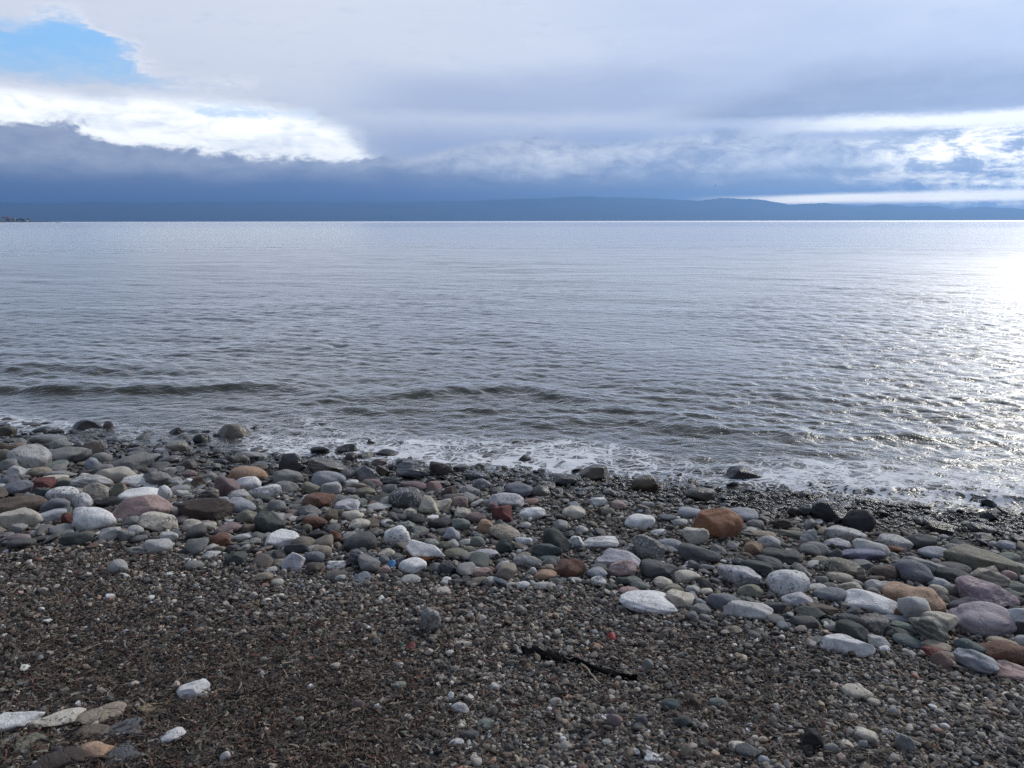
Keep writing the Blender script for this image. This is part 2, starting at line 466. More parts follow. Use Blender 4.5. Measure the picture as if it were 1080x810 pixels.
    frx = (1.0 - ce).pow(5.0) * 0.97 + 0.02
    mx2 = nt.nodes.new('ShaderNodeMixShader'); nt.links.new(frx.s, mx2.inputs[0])
    nt.links.new(mx.outputs[0], mx2.inputs[1]); nt.links.new(gl.outputs[0], mx2.inputs[2])
    # foam lace
    wob = noise_tex(nt, pos, 5.0, 3, 0.6)
    n3 = nt.nodes.new('ShaderNodeTexNoise'); nt.links.new(pos, n3.inputs['Vector']); n3.inputs['Scale'].default_value = 6.0; n3.inputs['Detail'].default_value = 3
    dv = vmath(nt, 'SCALE', vmath(nt, 'SUBTRACT', n3.outputs['Color'], (0.5, 0.5, 0.5)), 0.35)
    fpos = vmath(nt, 'MULTIPLY', vmath(nt, 'ADD', pos, dv), (0.75, 1.25, 0.0))
    def lace(scale):
        v = nt.nodes.new('ShaderNodeTexVoronoi'); v.feature = 'DISTANCE_TO_EDGE'; nt.links.new(fpos, v.inputs['Vector']); v.inputs['Scale'].default_value = scale
        return X(nt, v.outputs['Distance'])
    big = noise_tex(nt, fpos, 2.6, 4, 0.6)
    str_ = (aF * (big * 2.4 - 0.52)).clamp()
    l1 = lace(5.0) - str_ * 0.085; l2 = lace(12.0) - str_ * 0.11; l3 = lace(30.0) - str_ * 0.06
    fm = (l1.sm(0.03, -0.01).max(l2.sm(0.035, -0.015) * 0.95).max(l3.sm(0.03, -0.02) * 0.6 * str_.sm(0.2, 0.6)) * (aF * (big + 0.35)).sm(0.10, 0.38)).clamp()
    fine = noise_tex(nt, fpos, 60.0, 2, 0.6)
    fm = fm * (fine * 0.9 + 0.55).clamp() * 0.92
    fo = nt.nodes.new('ShaderNodeBsdfDiffuse'); fo.inputs[0].default_value = (0.75, 0.76, 0.78, 1)
    nt.links.new(bump(nt, fine, 0.5, 0.01), fo.inputs['Normal'])
    mx3 = nt.nodes.new('ShaderNodeMixShader'); nt.links.new(fm.s, mx3.inputs[0])
    nt.links.new(mx2.outputs[0], mx3.inputs[1]); nt.links.new(fo.outputs[0], mx3.inputs[2])
    nt.links.new(mx3.outputs[0], out.inputs[0])
    o = mesh_np('sea', V, f, m)
    attr(o.data, 'depth', 'FLOAT', depth.ravel()[used]); attr(o.data, 'foam', 'FLOAT', foam.ravel()[used]); attr(o.data, 'rough', 'FLOAT', rough.ravel()[used]); attr(o.data, 'lod', 'FLOAT', np.interp(Rr, [7, 14, 40, 150], [1, 0.9, 0.5, 0.3]).ravel()[used]); attr(o.data, 'sig', 'FLOAT', sig.ravel()[used])
    tag(o, kind='structure')
build_sea()
# ------------------------------------------------------------------ beach sheet
def wet_s(s): return sstep(0.75, 0.15, s)

def build_beach():
    def axis(lo, a, b, hi, step):
        mid = np.arange(a, b + 1e-6, step); out = []; d = step; p = b
        while p < hi: d *= 1.35; p += d; out.append(p)
        ou2 = []; d = step; p = a
        while p > lo: d *= 1.35; p -= d; ou2.append(p)
        return np.array(ou2[::-1] + list(mid) + out)
    xs = axis(-400, -6.5, 6.5, 400, 0.035); ys = axis(-400, 1.2, 9.5, 60, 0.035)
    Xg, Yg = np.meshgrid(xs, ys); Z = ground_z(Xg, Yg)
    Z = Z + 0.004 * (vnoise(Xg * 25, Yg * 25, 5, 2) - 0.5)
    nx, ny = len(xs), len(ys); idx = np.arange(nx * ny).reshape(ny, nx)
    f = np.stack([idx[:-1, :-1], idx[:-1, 1:], idx[1:, 1:], idx[1:, :-1]], -1).reshape(-1, 4)
    m, nt, out = new_mat('dark_gravel'); p = principled(nt, out)
    geo = nt.nodes.new('ShaderNodeNewGeometry'); pos = geo.outputs['Position']
    wet = X(nt, attr_node(nt, 'wet').outputs['Fac'])
    def vor(scale):
        v = nt.nodes.new('ShaderNodeTexVoronoi'); v.inputs['Scale'].default_value = scale; nt.links.new(pos, v.inputs['Vector']); return v
    v1 = vor(75); v2 = vor(170)
    sp = nt.nodes.new('ShaderNodeSeparateColor'); nt.links.new(v1.outputs['Color'], sp.inputs[0])
    t = X(nt, sp.outputs[0])
    r = nt.nodes.new('ShaderNodeValToRGB'); nt.links.new(t.s, r.inputs[0])
    cr = r.color_ramp; cr.elements[0].color = (.014, .012, .011, 1); cr.elements[1].color = (.12, .11, .10, 1)
    e = cr.elements.new(.55); e.color = (.030, .026, .023, 1); e = cr.elements.new(.85); e.color = (.06, .052, .045, 1)
    pn = noise_tex(nt, pos, 1.7, 4, 0.6)
    c = cmix(nt, (pn.sm(0.4, 0.7) * 0.6), r.outputs[0], (.045, .036, .028))
    c = cmix(nt, wet * 0.75, c, (.016, .015, .014))
    setp(nt, p, 'Base Color', c); setp(nt, p, 'Roughness', 0.9 - wet * 0.6)
    h = X(nt, v1.outputs['Distance']) * -1.0 + X(nt, v2.outputs['Distance']) * -0.4
    setp(nt, p, 'Normal', bump(nt, h, 1.0, 0.012))
    o = mesh_np('beach_ground', np.stack([Xg.ravel(), Yg.ravel(), Z.ravel()], 1), f, m)
    attr(o.data, 'wet', 'FLOAT', wet_s(shore_s(Xg, Yg)).ravel())
    tag(o, kind='structure')
build_beach()

# ------------------------------------------------------------------ stone materials
PAL = {'white': (.68, .67, .655), 'pale': (.43, .42, .40), 'cream': (.50, .455, .375), 'grey': (.215, .21, .20), 'dgrey': (.085, .085, .088),
       'black': (.022, .022, .024), 'blue': (.335, .345, .37), 'slate': (.16, .168, .19), 'lilac': (.46, .445, .465), 'lilac2': (.38, .33, .355), 'violet': (.17, .17, .235),
       'green': (.17, .19, .165), 'dgreen': (.052, .060, .056), 'olive': (.19, .18, .135), 'olive2': (.22, .17, .10), 'brown': (.13, .098, .075), 'brown2': (.21, .185, .17), 'dbrown': (.050, .036, .030),
       'rust': (.16, .078, .05), 'rust2': (.27, .13, .07), 'orange': (.37, .24, .16), 'tan': (.30, .25, .19), 'pink': (.36, .25, .23), 'pink2': (.30, .22, .245), 'mauve': (.19, .135, .135), 'red': (.135, .042, .038), 'teal': (.085, .11, .11), 'slate2': (.06, .06, .085)}
CWORD = {'white': 'white', 'pale': 'pale grey', 'cream': 'cream', 'grey': 'mid grey', 'dgrey': 'dark grey', 'black': 'black', 'blue': 'pale blue-grey', 'slate': 'slate blue', 'lilac': 'pale lilac',
         'lilac2': 'lilac pink', 'violet': 'violet', 'green': 'greenish grey', 'dgreen': 'dark green', 'olive': 'olive grey', 'olive2': 'olive tan', 'brown': 'brown', 'brown2': 'brownish grey', 'dbrown': 'dark brown', 'rust': 'rusty',
         'rust2': 'orange-brown', 'orange': 'orange tan', 'tan': 'tan', 'pink': 'pinkish', 'pink2': 'pinkish mauve', 'mauve': 'mauve brown', 'red': 'dark red', 'teal': 'dark teal', 'slate2': 'navy dark'}
SWORD = {'r': 'rounded', 'o': 'flat oval', 'a': 'angular', 's': 'slab-like', 'b': 'blocky', 'u': 'upright'}
TWORD = {'': '', 'k': 'speckled', 'm': 'mottled', 'v': 'veined', 'l': 'striped', 'r': 'stained', 'r2': 'white-topped'}
_sm = {}
def stone_mat(kind, wet=False, mode='object'):
    key = (kind, wet, mode)
    if key in _sm: return _sm[key]
    m, nt, out = new_mat(('wet_' if wet else '') + {'': 'plain', 'k': 'speckled', 'm': 'mottled', 'v': 'veined', 'l': 'striped', 'r': 'stained', 'r2': 'capped'}[kind] + '_stone')
    p = principled(nt, out)
    if mode == 'object':
        oi = nt.nodes.new('ShaderNodeObjectInfo'); base = oi.outputs['Color']; rnd = X(nt, oi.outputs['Random']) * 37.0
        tc = nt.nodes.new('ShaderNodeTexCoord'); pos = tc.outputs['Object']
        pos = vmath(nt, 'ADD', pos, vec3(nt, rnd, rnd * 1.7, rnd * 0.6))
    else:
        a = attr_node(nt, 'col', 'GEOMETRY' if mode == 'mesh' else 'INSTANCER'); base = a.outputs['Color']
        geo = nt.nodes.new('ShaderNodeNewGeometry'); pos = geo.outputs['Position']
    n0 = noise_tex(nt, pos, 8, 4, 0.6, dist=0.7); n1 = noise_tex(nt, pos, 22, 5, 0.62); n2 = noise_tex(nt, pos, 110, 4, 0.65); n3 = noise_tex(nt, pos, 420, 2, 0.6)
    hsv = nt.nodes.new('ShaderNodeHueSaturation'); nt.links.new(base, hsv.inputs['Color'])
    nt.links.new(((n1 - 0.5) * 0.9 + (n2 - 0.5) * 0.75 + (n3 - 0.5) * 0.5 + 1.0).s, hsv.inputs['Value'])
    nt.links.new((n1 * -0.7 + 1.35).s, hsv.inputs['Saturation'])
    c = hsv.outputs[0]; hgt = n0 * 1.3 + n1 * 0.8 + n2 * 0.5 + n3 * 0.25
    if mode == 'object':
        cv = noise_tex(nt, pos, 11, 3, 0.5, dist=0.5) - 0.5; hgt = hgt - cv.abs().sm(0.02, 0.0) * 0.35
    if mode == 'object':
        # weathering: brownish film in patches and small scuffs
        wv = noise_tex(nt, pos, 14, 4, 0.7, dist=0.8)
        c = cmix(nt, wv.sm(0.56, 0.74) * 0.42, c, (.15, .125, .10))
    if kind == 'k':
        v = nt.nodes.new('ShaderNodeTexVoronoi'); v.inputs['Scale'].default_value = 130; nt.links.new(pos, v.inputs['Vector'])
        s = nt.nodes.new('ShaderNodeSeparateColor'); nt.links.new(v.outputs['Color'], s.inputs[0])
        c = cmix(nt, X(nt, s.outputs[0]).sm(0.72, 0.8) * noise_tex(nt, pos, 30, 3).sm(0.4, 0.6) * 0.8, c, (.07, .068, .066))
        c = cmix(nt, X(nt, s.outputs[1]).sm(0.82, 0.9) * 0.5, c, (.55, .52, .48))
    elif kind == 'm':
        c = cmix(nt, noise_tex(nt, pos, 34, 5, 0.7, dist=1.2).sm(0.54, 0.64) * 0.6, c, (.055, .05, .046))
        c = cmix(nt, noise_tex(nt, pos, 52, 4, 0.7, dist=0.8).sm(0.62, 0.7) * 0.4, c, (.40, .37, .33))
    elif kind == 'v':
        w = (noise_tex(nt, pos, 17, 4, 0.55, dist=1.0) - 0.5).abs()
        c = cmix(nt, w.sm(0.022, 0.004) * 0.75, c, (.62, .60, .58))
        c = cmix(nt, (noise_tex(nt, pos, 29, 3, 0.5, dist=1.4) - 0.52).abs().sm(0.018, 0.003) * 0.5, c, (.09, .085, .085))
    elif kind == 'l':
        sx = nt.nodes.new('ShaderNodeSeparateXYZ'); nt.links.new(pos, sx.inputs[0])
        ph = X(nt, sx.outputs[2]) * 240.0 + X(nt, sx.outputs[1]) * 90.0 + X(nt, sx.outputs[0]) * 25.0 + noise_tex(nt, pos, 14, 3) * 14.0
        sn = ph._m('SINE')
        c = cmix(nt, sn.sm(0.1, 0.9) * 0.5, c, (.11, .115, .125)); c = cmix(nt, sn.sm(-0.5, -1.0) * 0.4, c, (.55, .54, .53))
        hgt = hgt + sn * 0.15
    elif kind == 'r':
        sx = nt.nodes.new('ShaderNodeSeparateXYZ'); tc2 = nt.nodes.new('ShaderNodeTexCoord'); nt.links.new(tc2.outputs['Generated'], sx.inputs[0])
        f = X(nt, sx.outputs[2]) + (noise_tex(nt, pos, 20, 4) - 0.5) * 0.5
        c = cmix(nt, f.sm(0.66, 0.56), c, cmix(nt, noise_tex(nt, pos, 25, 4).sm(0.4, 0.6), (.30, .13, .05), (.11, .04, .025)))
    elif kind == 'r2':
        sx = nt.nodes.new('ShaderNodeSeparateXYZ'); tc2 = nt.nodes.new('ShaderNodeTexCoord'); nt.links.new(tc2.outputs['Generated'], sx.inputs[0])
        f = X(nt, sx.outputs[2]) + (noise_tex(nt, pos, 16, 3) - 0.5) * 0.12
        c = cmix(nt, f.sm(0.68, 0.72), c, (.5, .5, .51))
    ro = 0.78 + (n1 - 0.5) * 0.3
    if wet or mode != 'object':
        if mode == 'object': wf = val(nt, 1.0)
        else: wf = X(nt, attr_node(nt, 'wet', 'GEOMETRY' if mode == 'mesh' else 'INSTANCER').outputs['Fac'])
        g = nt.nodes.new('ShaderNodeMix'); g.data_type = 'RGBA'; g.blend_type = 'MULTIPLY'
        nt.links.new(wf.s, g.inputs[0]); nt.links.new(c, g.inputs[6]); g.inputs[7].default_value = (.40, .39, .38, 1); c = g.outputs[2]
        ro = ro - wf * 0.6
    setp(nt, p, 'Base Color', c); setp(nt, p, 'Roughness', ro.clamp())
    setp(nt, p, 'Normal', bump(nt, hgt, 0.9 if not wet else 0.7, 0.009))
    _sm[key] = m
    return m

def stone_shape(W, D, H, shape, seed, n):
    """one stone as an array of points around its middle: a lumpy, clipped super-ellipsoid"""
    g = np.random.default_rng(seed); v, f = ico(n); v = v.copy()
    ex = {'r': 2.15, 'o': 2.1, 'a': 2.4, 's': 3.0, 'b': 3.6, 'u': 2.8}[shape] * g.uniform(0.92, 1.12)
    q = (np.abs(v) ** ex).sum(1) ** (1 / ex); v /= q[:, None]
    ncut = {'r': 7, 'o': 4, 'a': 13, 's': 9, 'b': 7, 'u': 9}[shape]
    soft = {'r': .10, 'o': .10, 'a': .03, 's': .045, 'b': .05, 'u': .04}[shape]
    for k in range(ncut):
        nrm = g.normal(size=3); 
        if shape == 'a' and k < 5: nrm[2] = abs(nrm[2]) * 0.7
        nrm /= np.linalg.norm(nrm)
        lim = g.uniform(0.60, 0.86) if shape in 'au' else g.uniform(0.74, 0.95)
        d = v @ nrm - lim
        push = np.where(d > 0, d - soft * (1 - np.exp(-np.maximum(d, 0) / soft)) * 0.55, 0)
        v -= push[:, None] * nrm
    lump = np.zeros(len(v))
    for k in range(9):
        w = g.normal(size=3) * (1.7 if k < 5 else 4.2); lump += (0.050 if k < 5 else 0.016) * np.sin(v @ w + g.uniform(0, 6.28))
    v *= (1 + lump)[:, None]
    # egg-like taper and a slight bend
    v[:, 1] *= 1 + 0.16 * g.uniform(-1, 1) * v[:, 0]; v[:, 2] *= 1 + 0.22 * g.uniform(-1, 1) * v[:, 0]
    if n >= 4:
        o = g.uniform(0, 50, 3); am = {'a': .045, 's': .034, 'u': .045}.get(shape, .02)
        fine = np.array([mnoise.fractal(Vector(p * 3.2 + o), 0.9, 2.1, 4) for p in v])
        v *= (1 + am * fine)[:, None]
    for i, L in enumerate((W, D, H)):
        a, b = v[:, i].min(), v[:, i].max(); v[:, i] = (v[:, i] - (a + b) / 2) * (L / (b - a))
    return v, f

STONES = """95 456 30 14 dbrown a | dark brown wet rock with a pale right end at the water's edge # dark brown wet rock
114 455 10 11 mauve r
48 450 15 5 black o
45 459 17 8 dgrey r
60 459 13 6 dgrey o
53 470 33 12 pale r
66 476 22 11 pale.k r
70 487 40 14 grey.m r
31 496 37 24 pale.k r | large pale rounded stone speckled like granite at the far left # granite-speckled stone
7 461 17 11 olive r
4 477 11 9 brown r
18 477 18 9 orange r
5 486 13 11 olive r
10 499 22 13 grey a
17 504 16 11 pale r
99 482 21 16 tan a
86 475 11 9 pale r
97 497 13 13 blue r
107 489 19 11 grey o
137 496 48 15 grey.m s | long smooth grey stone with a darker patch lying level among cobbles # long smooth grey stone
124 510 37 17 cream r | plump pale beige egg-shaped stone in front of the long smooth grey one # plump beige stone
110 500 17 9 grey r
57 496 25 7 green o
43 504 20 10 tan r
64 506 28 9 grey s
95 517 41 14 pale.l s y-25 | pale slab with fine grey stripes sloping down to the right # fine-striped pale slab
102 527 23 17 cream.k a
67 530 28 15 white.k r
44 517 25 11 red a | dark red angular stone under a cream slab at the left # dark red angular stone
56 509 28 7 cream s
20 524 25 14 slate r
9 515 20 13 slate r
67 516 14 9 dgreen a
47 525 24 9 dgreen s
148 530 42 16 white r | bright bluish white dome-topped stone leaning on a rusty pink rock # bright white dome stone
149 516 35 13 white.k r
174 528 13 15 white.k r
151 548 58 25 pink.m a | big rusty pink rough rock with dark pits # rusty pink rock
167 561 37 19 cream.k b | blocky pale beige stone below the rusty pink rock # blocky beige stone
100 560 37 23 white r | smooth white boulder with a bluish top at the gravel's edge # smooth white boulder
140 557 17 11 grey r
143 566 16 10 pale r
117 571 23 14 pale a
134 571 15 11 grey a
82 577 30 14 dgreen a | dark greenish angular stone half sunk at the gravel edge # dark greenish wedge
167 584 28 13 pale r
144 585 18 7 grey o
23 557 41 19 cream a | broad cream angular stone beside a blue-grey flat one # broad cream stone
53 553 29 12 blue s
60 543 27 17 slate b | slate blue blocky stone behind the flat blue-grey one # slate blue block
75 554 17 13 red a
22 543 48 17 brown.m s
117 536 28 10 black s
115 542 22 6 dgreen s
126 528 16 18 olive a
164 515 29 17 grey a | grey wedge-shaped stone to the right of the plump beige one # grey wedge stone
187 514 16 10 pale a
199 513 10 8 white a
88 539 18 17 white.k r
187 478 21 12 cream r
173 479 20 6 white o
160 487 19 7 white o
178 491 20 9 grey r
198 497 20 11 brown r
200 505 15 8 mauve r
197 441 29 12 dbrown r | dark wet boulder standing alone in the shallow water # lone dark boulder in the water
185 461 16 12 black r
214 469 19 12 black r
220 459 13 8 black a
204 460 20 9 dgrey r
248 465 33 20 tan.m r | large grey-brown boulder with a wet black foot at the waterline # grey-brown waterline boulder
269 456 14 12 dbrown a
284 447 13 4 black o
293 437 16 7 black r
229 464 10 8 black r
266 486 31 9 white.k s y-20 | narrow white slab sloping toward the right near the water # narrow white slab
255 490 16 9 tan r
273 499 20 9 tan o
262 510 38 18 orange r | long rounded orange-tan stone among grey cobbles # orange-tan stone
240 525 25 23 mauve r | tall mauve brown rounded stone # tall mauve stone
261 519 27 15 white r | white egg-shaped stone right of the tall mauve one # white egg stone
251 530 24 11 pale r
279 526 34 13 white.k s
307 499 27 21 dgrey a | dark grey pyramid-shaped stone # dark grey pyramid stone
304 513 32 17 grey.m r | two-tone grey loaf-shaped stone below the dark pyramid stone # two-tone grey loaf stone
302 520 26 11 grey o
222 508 13 9 grey r
208 514 18 11 brown a
221 529 19 15 brown.l a
218 550 52 25 dbrown a | big dark brown wedge with a rust-coloured right edge # big dark brown wedge
254 542 32 16 blue r | lavender blue domed stone behind an olive one # lavender domed stone
235 534 13 9 lilac r
270 538 15 11 grey.k a
261 554 21 15 olive r
278 543 18 9 olive a
292 542 20 15 grey r
285 565 30 24 dgreen.m a | dark green-grey lump with knobbly surface # dark green-grey lump
203 562 18 13 cream r
220 561 16 9 cream o
241 564 28 11 mauve r
263 564 17 10 brown r
232 578 21 14 rust r
254 573 20 8 pale s
298 579 34 16 white a | white angular stone on the gravel's upper edge # white angular stone
249 597 22 13 dgreen a
309 602 24 18 lilac a | pale lilac pointed stone at the edge of the gravel # pale lilac pointed stone
285 606 14 6 pale o
278 615 18 9 tan r
293 620 13 8 cream r
205 602 19 9 grey o
178 572 18 9 pale s
125 606 17 14 pale r
345 502 41 18 tan.l a | large sandy tan stone with layered faces # large sandy tan stone
335 507 14 8 tan r
347 515 35 18 blue r | smooth blue-grey stone under the sandy tan one # smooth blue-grey stone
349 523 23 14 pale b
328 523 20 13 olive r
337 538 34 17 rust.m a | rusty orange pitted rock # rusty orange pitted rock
364 481 24 12 black a
410 485 26 11 black r | rounded black wet stone by the foam # rounded black wet stone
391 473 10 12 brown a
397 465 24 5 olive o
404 457 13 5 black o
371 487 13 9 mauve r
400 493 16 9 pink r
403 505 18 14 brown a
388 508 26 17 blue.v a | bluish white veined upright stone # bluish white veined stone
392 516 22 10 mauve o
413 512 24 8 dgrey s
372 512 16 5 white o
436 507 36 21 blue.l a | blue and white striped angular rock near the waterline # blue striped rock
465 504 27 17 brown a
440 485 27 7 pale o
436 518 28 10 mauve.m r
458 519 17 11 pink a
474 527 19 15 brown a
427 538 36 23 dgrey.v r | dark grey rounded stone with mottled white veins # dark veined round stone
411 523 16 12 grey r
409 536 16 12 pale r
400 540 26 8 pale o
386 525 21 9 olive s
366 541 26 13 lilac a
379 537 16 10 green a
371 551 22 11 cream o
379 560 23 11 cream o
327 546 26 13 grey a
332 559 25 14 rust.m r
347 551 19 13 brown.m r
452 543 23 20 cream a | left half of a split cream-green block # split cream block
465 540 22 14 cream a
432 548 15 11 cream.k r
439 555 22 11 black r
464 559 26 11 black r
456 550 13 5 white o
419 578 29 23 white.k r | white rounded stone with black spots and a pink side # black-spotted white stone
428 560 20 9 green.v s
449 596 45 23 white.r a | large white rock stained orange and rust below # rust-stained white rock
435 606 29 15 white r | white blunt stone in front of the rust-stained rock # white blunt stone
407 590 18 9 cream o
472 607 18 14 dgrey a
460 606 16 11 grey r
379 597 22 16 dgrey.l a
380 583 35 20 dgrey.m r
335 571 22 10 black s
353 573 15 13 rust a
324 562 10 8 olive r
354 602 20 9 white.k s
406 607 13 9 pink r
405 597 11 9 slate r
471 616 10 6 white o
360 612 12 6 pale o
339 590 21 13 tan r
332 596 20 13 slate r
454 581 19 12 green.v a
476 572 19 15 blue r
477 581 14 11 pale r
469 582 14 10 olive r
481 591 26 10 olive o
513 590 26 9 lilac o | pale lavender oval stone resting on the stones' lower edge # lavender oval stone
494 586 15 9 olive r
491 577 15 7 pale o
503 579 15 12 green r
533 584 21 16 dgreen a
532 571 35 15 tan.k r y-15 | pinkish tan oblong stone in front of the dark red ones # pinkish tan oblong stone
511 563 18 14 orange r | small rounded orange-tan stone in the middle of the cobbles # small orange stone
530 552 23 18 red a | deep red angular stone beside a maroon one # deep red stone
520 542 13 12 mauve a
502 553 21 12 mauve r
485 537 18 13 pink.k r
488 548 20 11 cream a
486 561 19 13 green r
533 538 39 18 lilac.k r y-20 | lavender grainy long stone behind the deep red one # lavender grainy stone
561 550 28 14 white r | clean white oval stone right of the deep red one # clean white oval
605 549 25 14 cream r | creamy white rounded stone alone on dark gravel # creamy white lone stone
547 526 31 16 slate r
570 526 21 13 grey r
496 525 21 13 grey.v r
508 519 20 13 blue r
502 508 23 11 slate r
554 491 15 12 dgrey r
515 492 12 6 black r
501 492 9 5 black o
593 514 30 12 dgrey s | low dark flat stone at the edge of the wet gravel # low dark flat stone
627 508 33 17 tan.m a | long brown-grey rough stone lying in the wash # rough brown-grey stone
552 576 18 8 white s
587 584 31 26 dgreen a | dark green-grey ridge-shaped rock # dark green ridge rock
577 589 33 15 teal s
606 580 19 15 white.k a
613 564 14 8 pale.k r
556 601 31 13 grey.l s y-15
580 595 23 7 teal o
531 606 17 13 pale r
601 611 33 21 rust.m a | crumbly reddish brown rock at the gravel edge # crumbly reddish rock
575 614 24 11 orange.m r
508 611 20 10 pink s
551 623 15 7 white r
573 623 27 5 pale s
518 617 16 6 pale o
578 604 13 7 tan r
562 608 7 8 white r
674 559 32 14 white r | smooth white loaf-shaped stone alone on gravel left of the orange boulder # white loaf stone
633 582 38 15 white.l r | white stone with folded grey lines # folded white stone
650 602 48 19 lilac s y-15 | lilac slab partly covered by a pink stone # lilac slab
656 612 29 20 pink.v a | salmon pink angular stone lying on the lilac slab # salmon pink stone
629 612 22 12 blue r
631 620 16 10 white.k r
683 593 38 25 grey.k s y-35 | grey speckled bar-shaped stone sloping down right # grey speckled bar
660 590 30 11 dgrey.k s
706 581 25 11 blue o y-20
755 570 50 31 rust2 a | largest orange-brown boulder on the beach # orange-brown boulder
733 577 26 19 cream.v a | cream angular stone leaning on the orange-brown boulder # cream leaning stone
728 549 27 12 blue o
781 552 34 14 blue o y-15 | smooth pale blue oval stone right of the orange-brown boulder # pale blue oval
796 560 19 10 grey r
805 570 25 8 tan o
783 510 38 18 black a | big black wet rock at the edge of the foam # big black wet rock
680 521 28 19 olive2 r | olive-tan boulder on the wet gravel by the foam # olive-tan boulder
738 531 31 16 olive r | speckled olive-grey cobble on the wet gravel # olive-grey cobble
689 505 15 6 black o
629 535 22 10 white a
652 539 15 9 pink r
641 545 15 8 olive o
717 557 16 8 pale r
694 566 16 6 white o
683 537 13 7 pale r
736 596 44 18 dgrey s | dark grey long slab below the cream leaning stone # dark grey long slab
756 588 20 11 grey.m a
693 612 38 18 dgrey.m s
778 619 48 20 lilac.k s y-25 | long pale lilac slab sloping to the right # long pale lilac slab
724 616 27 12 cream o | cream pointed oval stone below the dark grey slab # cream pointed oval
699 622 19 10 cream r
683 649 60 20 white.v o | biggest white oval stone at the gravel edge # biggest white oval
716 643 30 18 cream a | pale grey-cream wedge stone touching the biggest white oval # grey-cream wedge
708 631 24 12 olive a
762 645 32 17 slate r | slate blue rounded stone right of the grey-cream wedge # slate blue round stone
738 643 12 9 blue r
787 654 49 16 pale.v s y-10
738 653 21 13 grey o
730 658 13 10 grey r
743 658 13 7 grey o
665 629 26 7 pink o
744 630 13 7 cream r
656 620 15 9 dgreen a
675 625 20 9 green s
790 633 25 14 olive a
741 617 18 5 dgrey o
728 600 12 6 lilac o
718 608 11 9 grey r
872 520 22 9 black a | black flat-topped rock awash in the foam at right # black rock awash
877 554 39 24 dgrey.m a | big dark grey humped boulder near the bright wash # dark humped boulder
905 561 30 20 black a
852 546 21 12 dgrey r
836 547 12 10 dbrown r
826 560 22 11 dbrown a
853 577 19 17 pale.l a y-40
833 569 24 8 olive s
810 581 23 14 pale.k r
794 587 18 14 orange.m r | small rough orange stone by a speckled pale one # small rough orange stone
823 597 41 16 dgreen b | dark greenish grey brick-shaped stone # dark brick-shaped stone
799 608 35 14 dgreen s y-20
810 605 27 16 dgrey r
857 589 28 14 grey r
882 580 26 10 lilac a
891 572 39 13 pale.k s y-12
917 588 34 16 pale r y-20 | pale grey sausage-shaped stone behind the violet slab # sausage-shaped stone
907 593 44 11 violet s y-5 | narrow violet-blue slab lying among grey cobbles at right # narrow violet slab
885 606 39 14 olive.k r
910 603 22 9 grey s
865 597 17 8 tan o
880 593 14 12 dgrey a
829 629 43 23 white.k r | large round whitish stone with a lilac tint right of the lilac slab # large round whitish stone
875 637 33 14 slate r
917 648 50 17 white s y-15 | long bluish white bar-shaped stone # long white bar
840 642 30 13 lilac.v a
898 630 22 14 cream.m a
885 617 26 10 tan.l o
866 619 12 9 grey r
861 625 18 6 pale o
846 612 12 10 grey r
835 614 19 9 slate o
908 617 9 16 tan.l u | small upright striped tan stone like a post # upright striped stone
854 656 30 12 dgreen a
898 677 33 15 dgreen s y-20 | dark green smooth bar-shaped stone # dark green bar
877 669 14 8 grey r
895 661 22 9 dgrey s
921 671 29 17 brown2.k r
892 693 49 16 white a | lone white flat angular stone lying on the gravel at right # lone white flat stone
926 686 22 10 pale a
819 648 20 10 dgrey s
902 654 19 10 dgrey a
920 628 16 13 pale r
920 631 11 8 grey r
898 613 13 10 olive a
867 649 30 7 brown s
1042 539 13 10 black a | small black block standing in the bright wash # small black block
1043 552 16 10 black a
971 539 18 6 dbrown o
1034 566 25 11 dbrown r
975 557 21 9 dgrey r
992 565 31 10 dbrown s
943 582 31 14 pale.k r
972 581 25 13 dgrey r
943 585 16 7 rust r
1060 584 16 9 blue r
1047 580 8 6 pale r
984 592 28 12 blue r | blue-white half-round stone in the dark cobbles # blue-white half-round stone
1007 588 20 10 grey o
1012 583 20 10 dgrey r
1035 607 62 20 olive.m s y-25 | long dark olive log-shaped stone at far right # olive log-shaped stone
1063 597 18 11 green r
1073 607 15 10 pale r
972 607 41 14 grey.l s y-20
962 618 35 22 slate r | large smooth blue-grey cobble # large blue-grey cobble
1004 618 31 14 dgreen r
1003 608 32 11 dgrey o
1041 622 34 20 tan.l a | tan-grey peaked stone below the olive log-shaped one # tan-grey peaked stone
1063 616 14 10 pink r
988 623 22 10 blue o
931 613 24 15 brown.m r
1067 626 22 9 green o
962 648 55 28 orange.m r | large rounded orange and tan boulder behind a grey bar # tan-orange rounded boulder
961 657 36 24 pale s y-40 | pale grey bar-shaped stone leaning on the tan-orange boulder # leaning grey bar
1039 643 50 27 pink2.v a | knobbly pinkish mauve rock # knobbly pink rock
1033 672 56 26 lilac2 r | large smooth lilac-pink boulder half buried in gravel # lilac-pink boulder
989 670 30 19 cream a
1015 651 29 15 slate2 a
989 632 18 11 cream o
1072 671 24 24 dgrey.r2 r | dark round stone with a white top at the right edge # white-topped dark stone
1056 700 43 15 rust s | rusty brown flat stone under a pale tan one # rusty flat stone
1057 689 28 10 tan o
1025 710 43 19 blue.l s y-25 | blue-grey long pointed slab near the gravel # blue-grey pointed slab
1066 713 24 8 pink.l s
1066 720 30 9 pink s
1021 693 25 13 teal r
985 697 25 9 red r | dark red stone between small tan ones near the right gravel # dark red small stone
986 690 28 8 tan s
999 702 16 10 tan r
977 677 37 22 olive.l s y-35
949 653 31 12 rust a
954 670 27 10 green s
945 676 27 9 dgreen s
943 662 24 9 slate r
956 685 26 9 teal o
1076 685 12 10 pale r
936 627 22 10 pale o
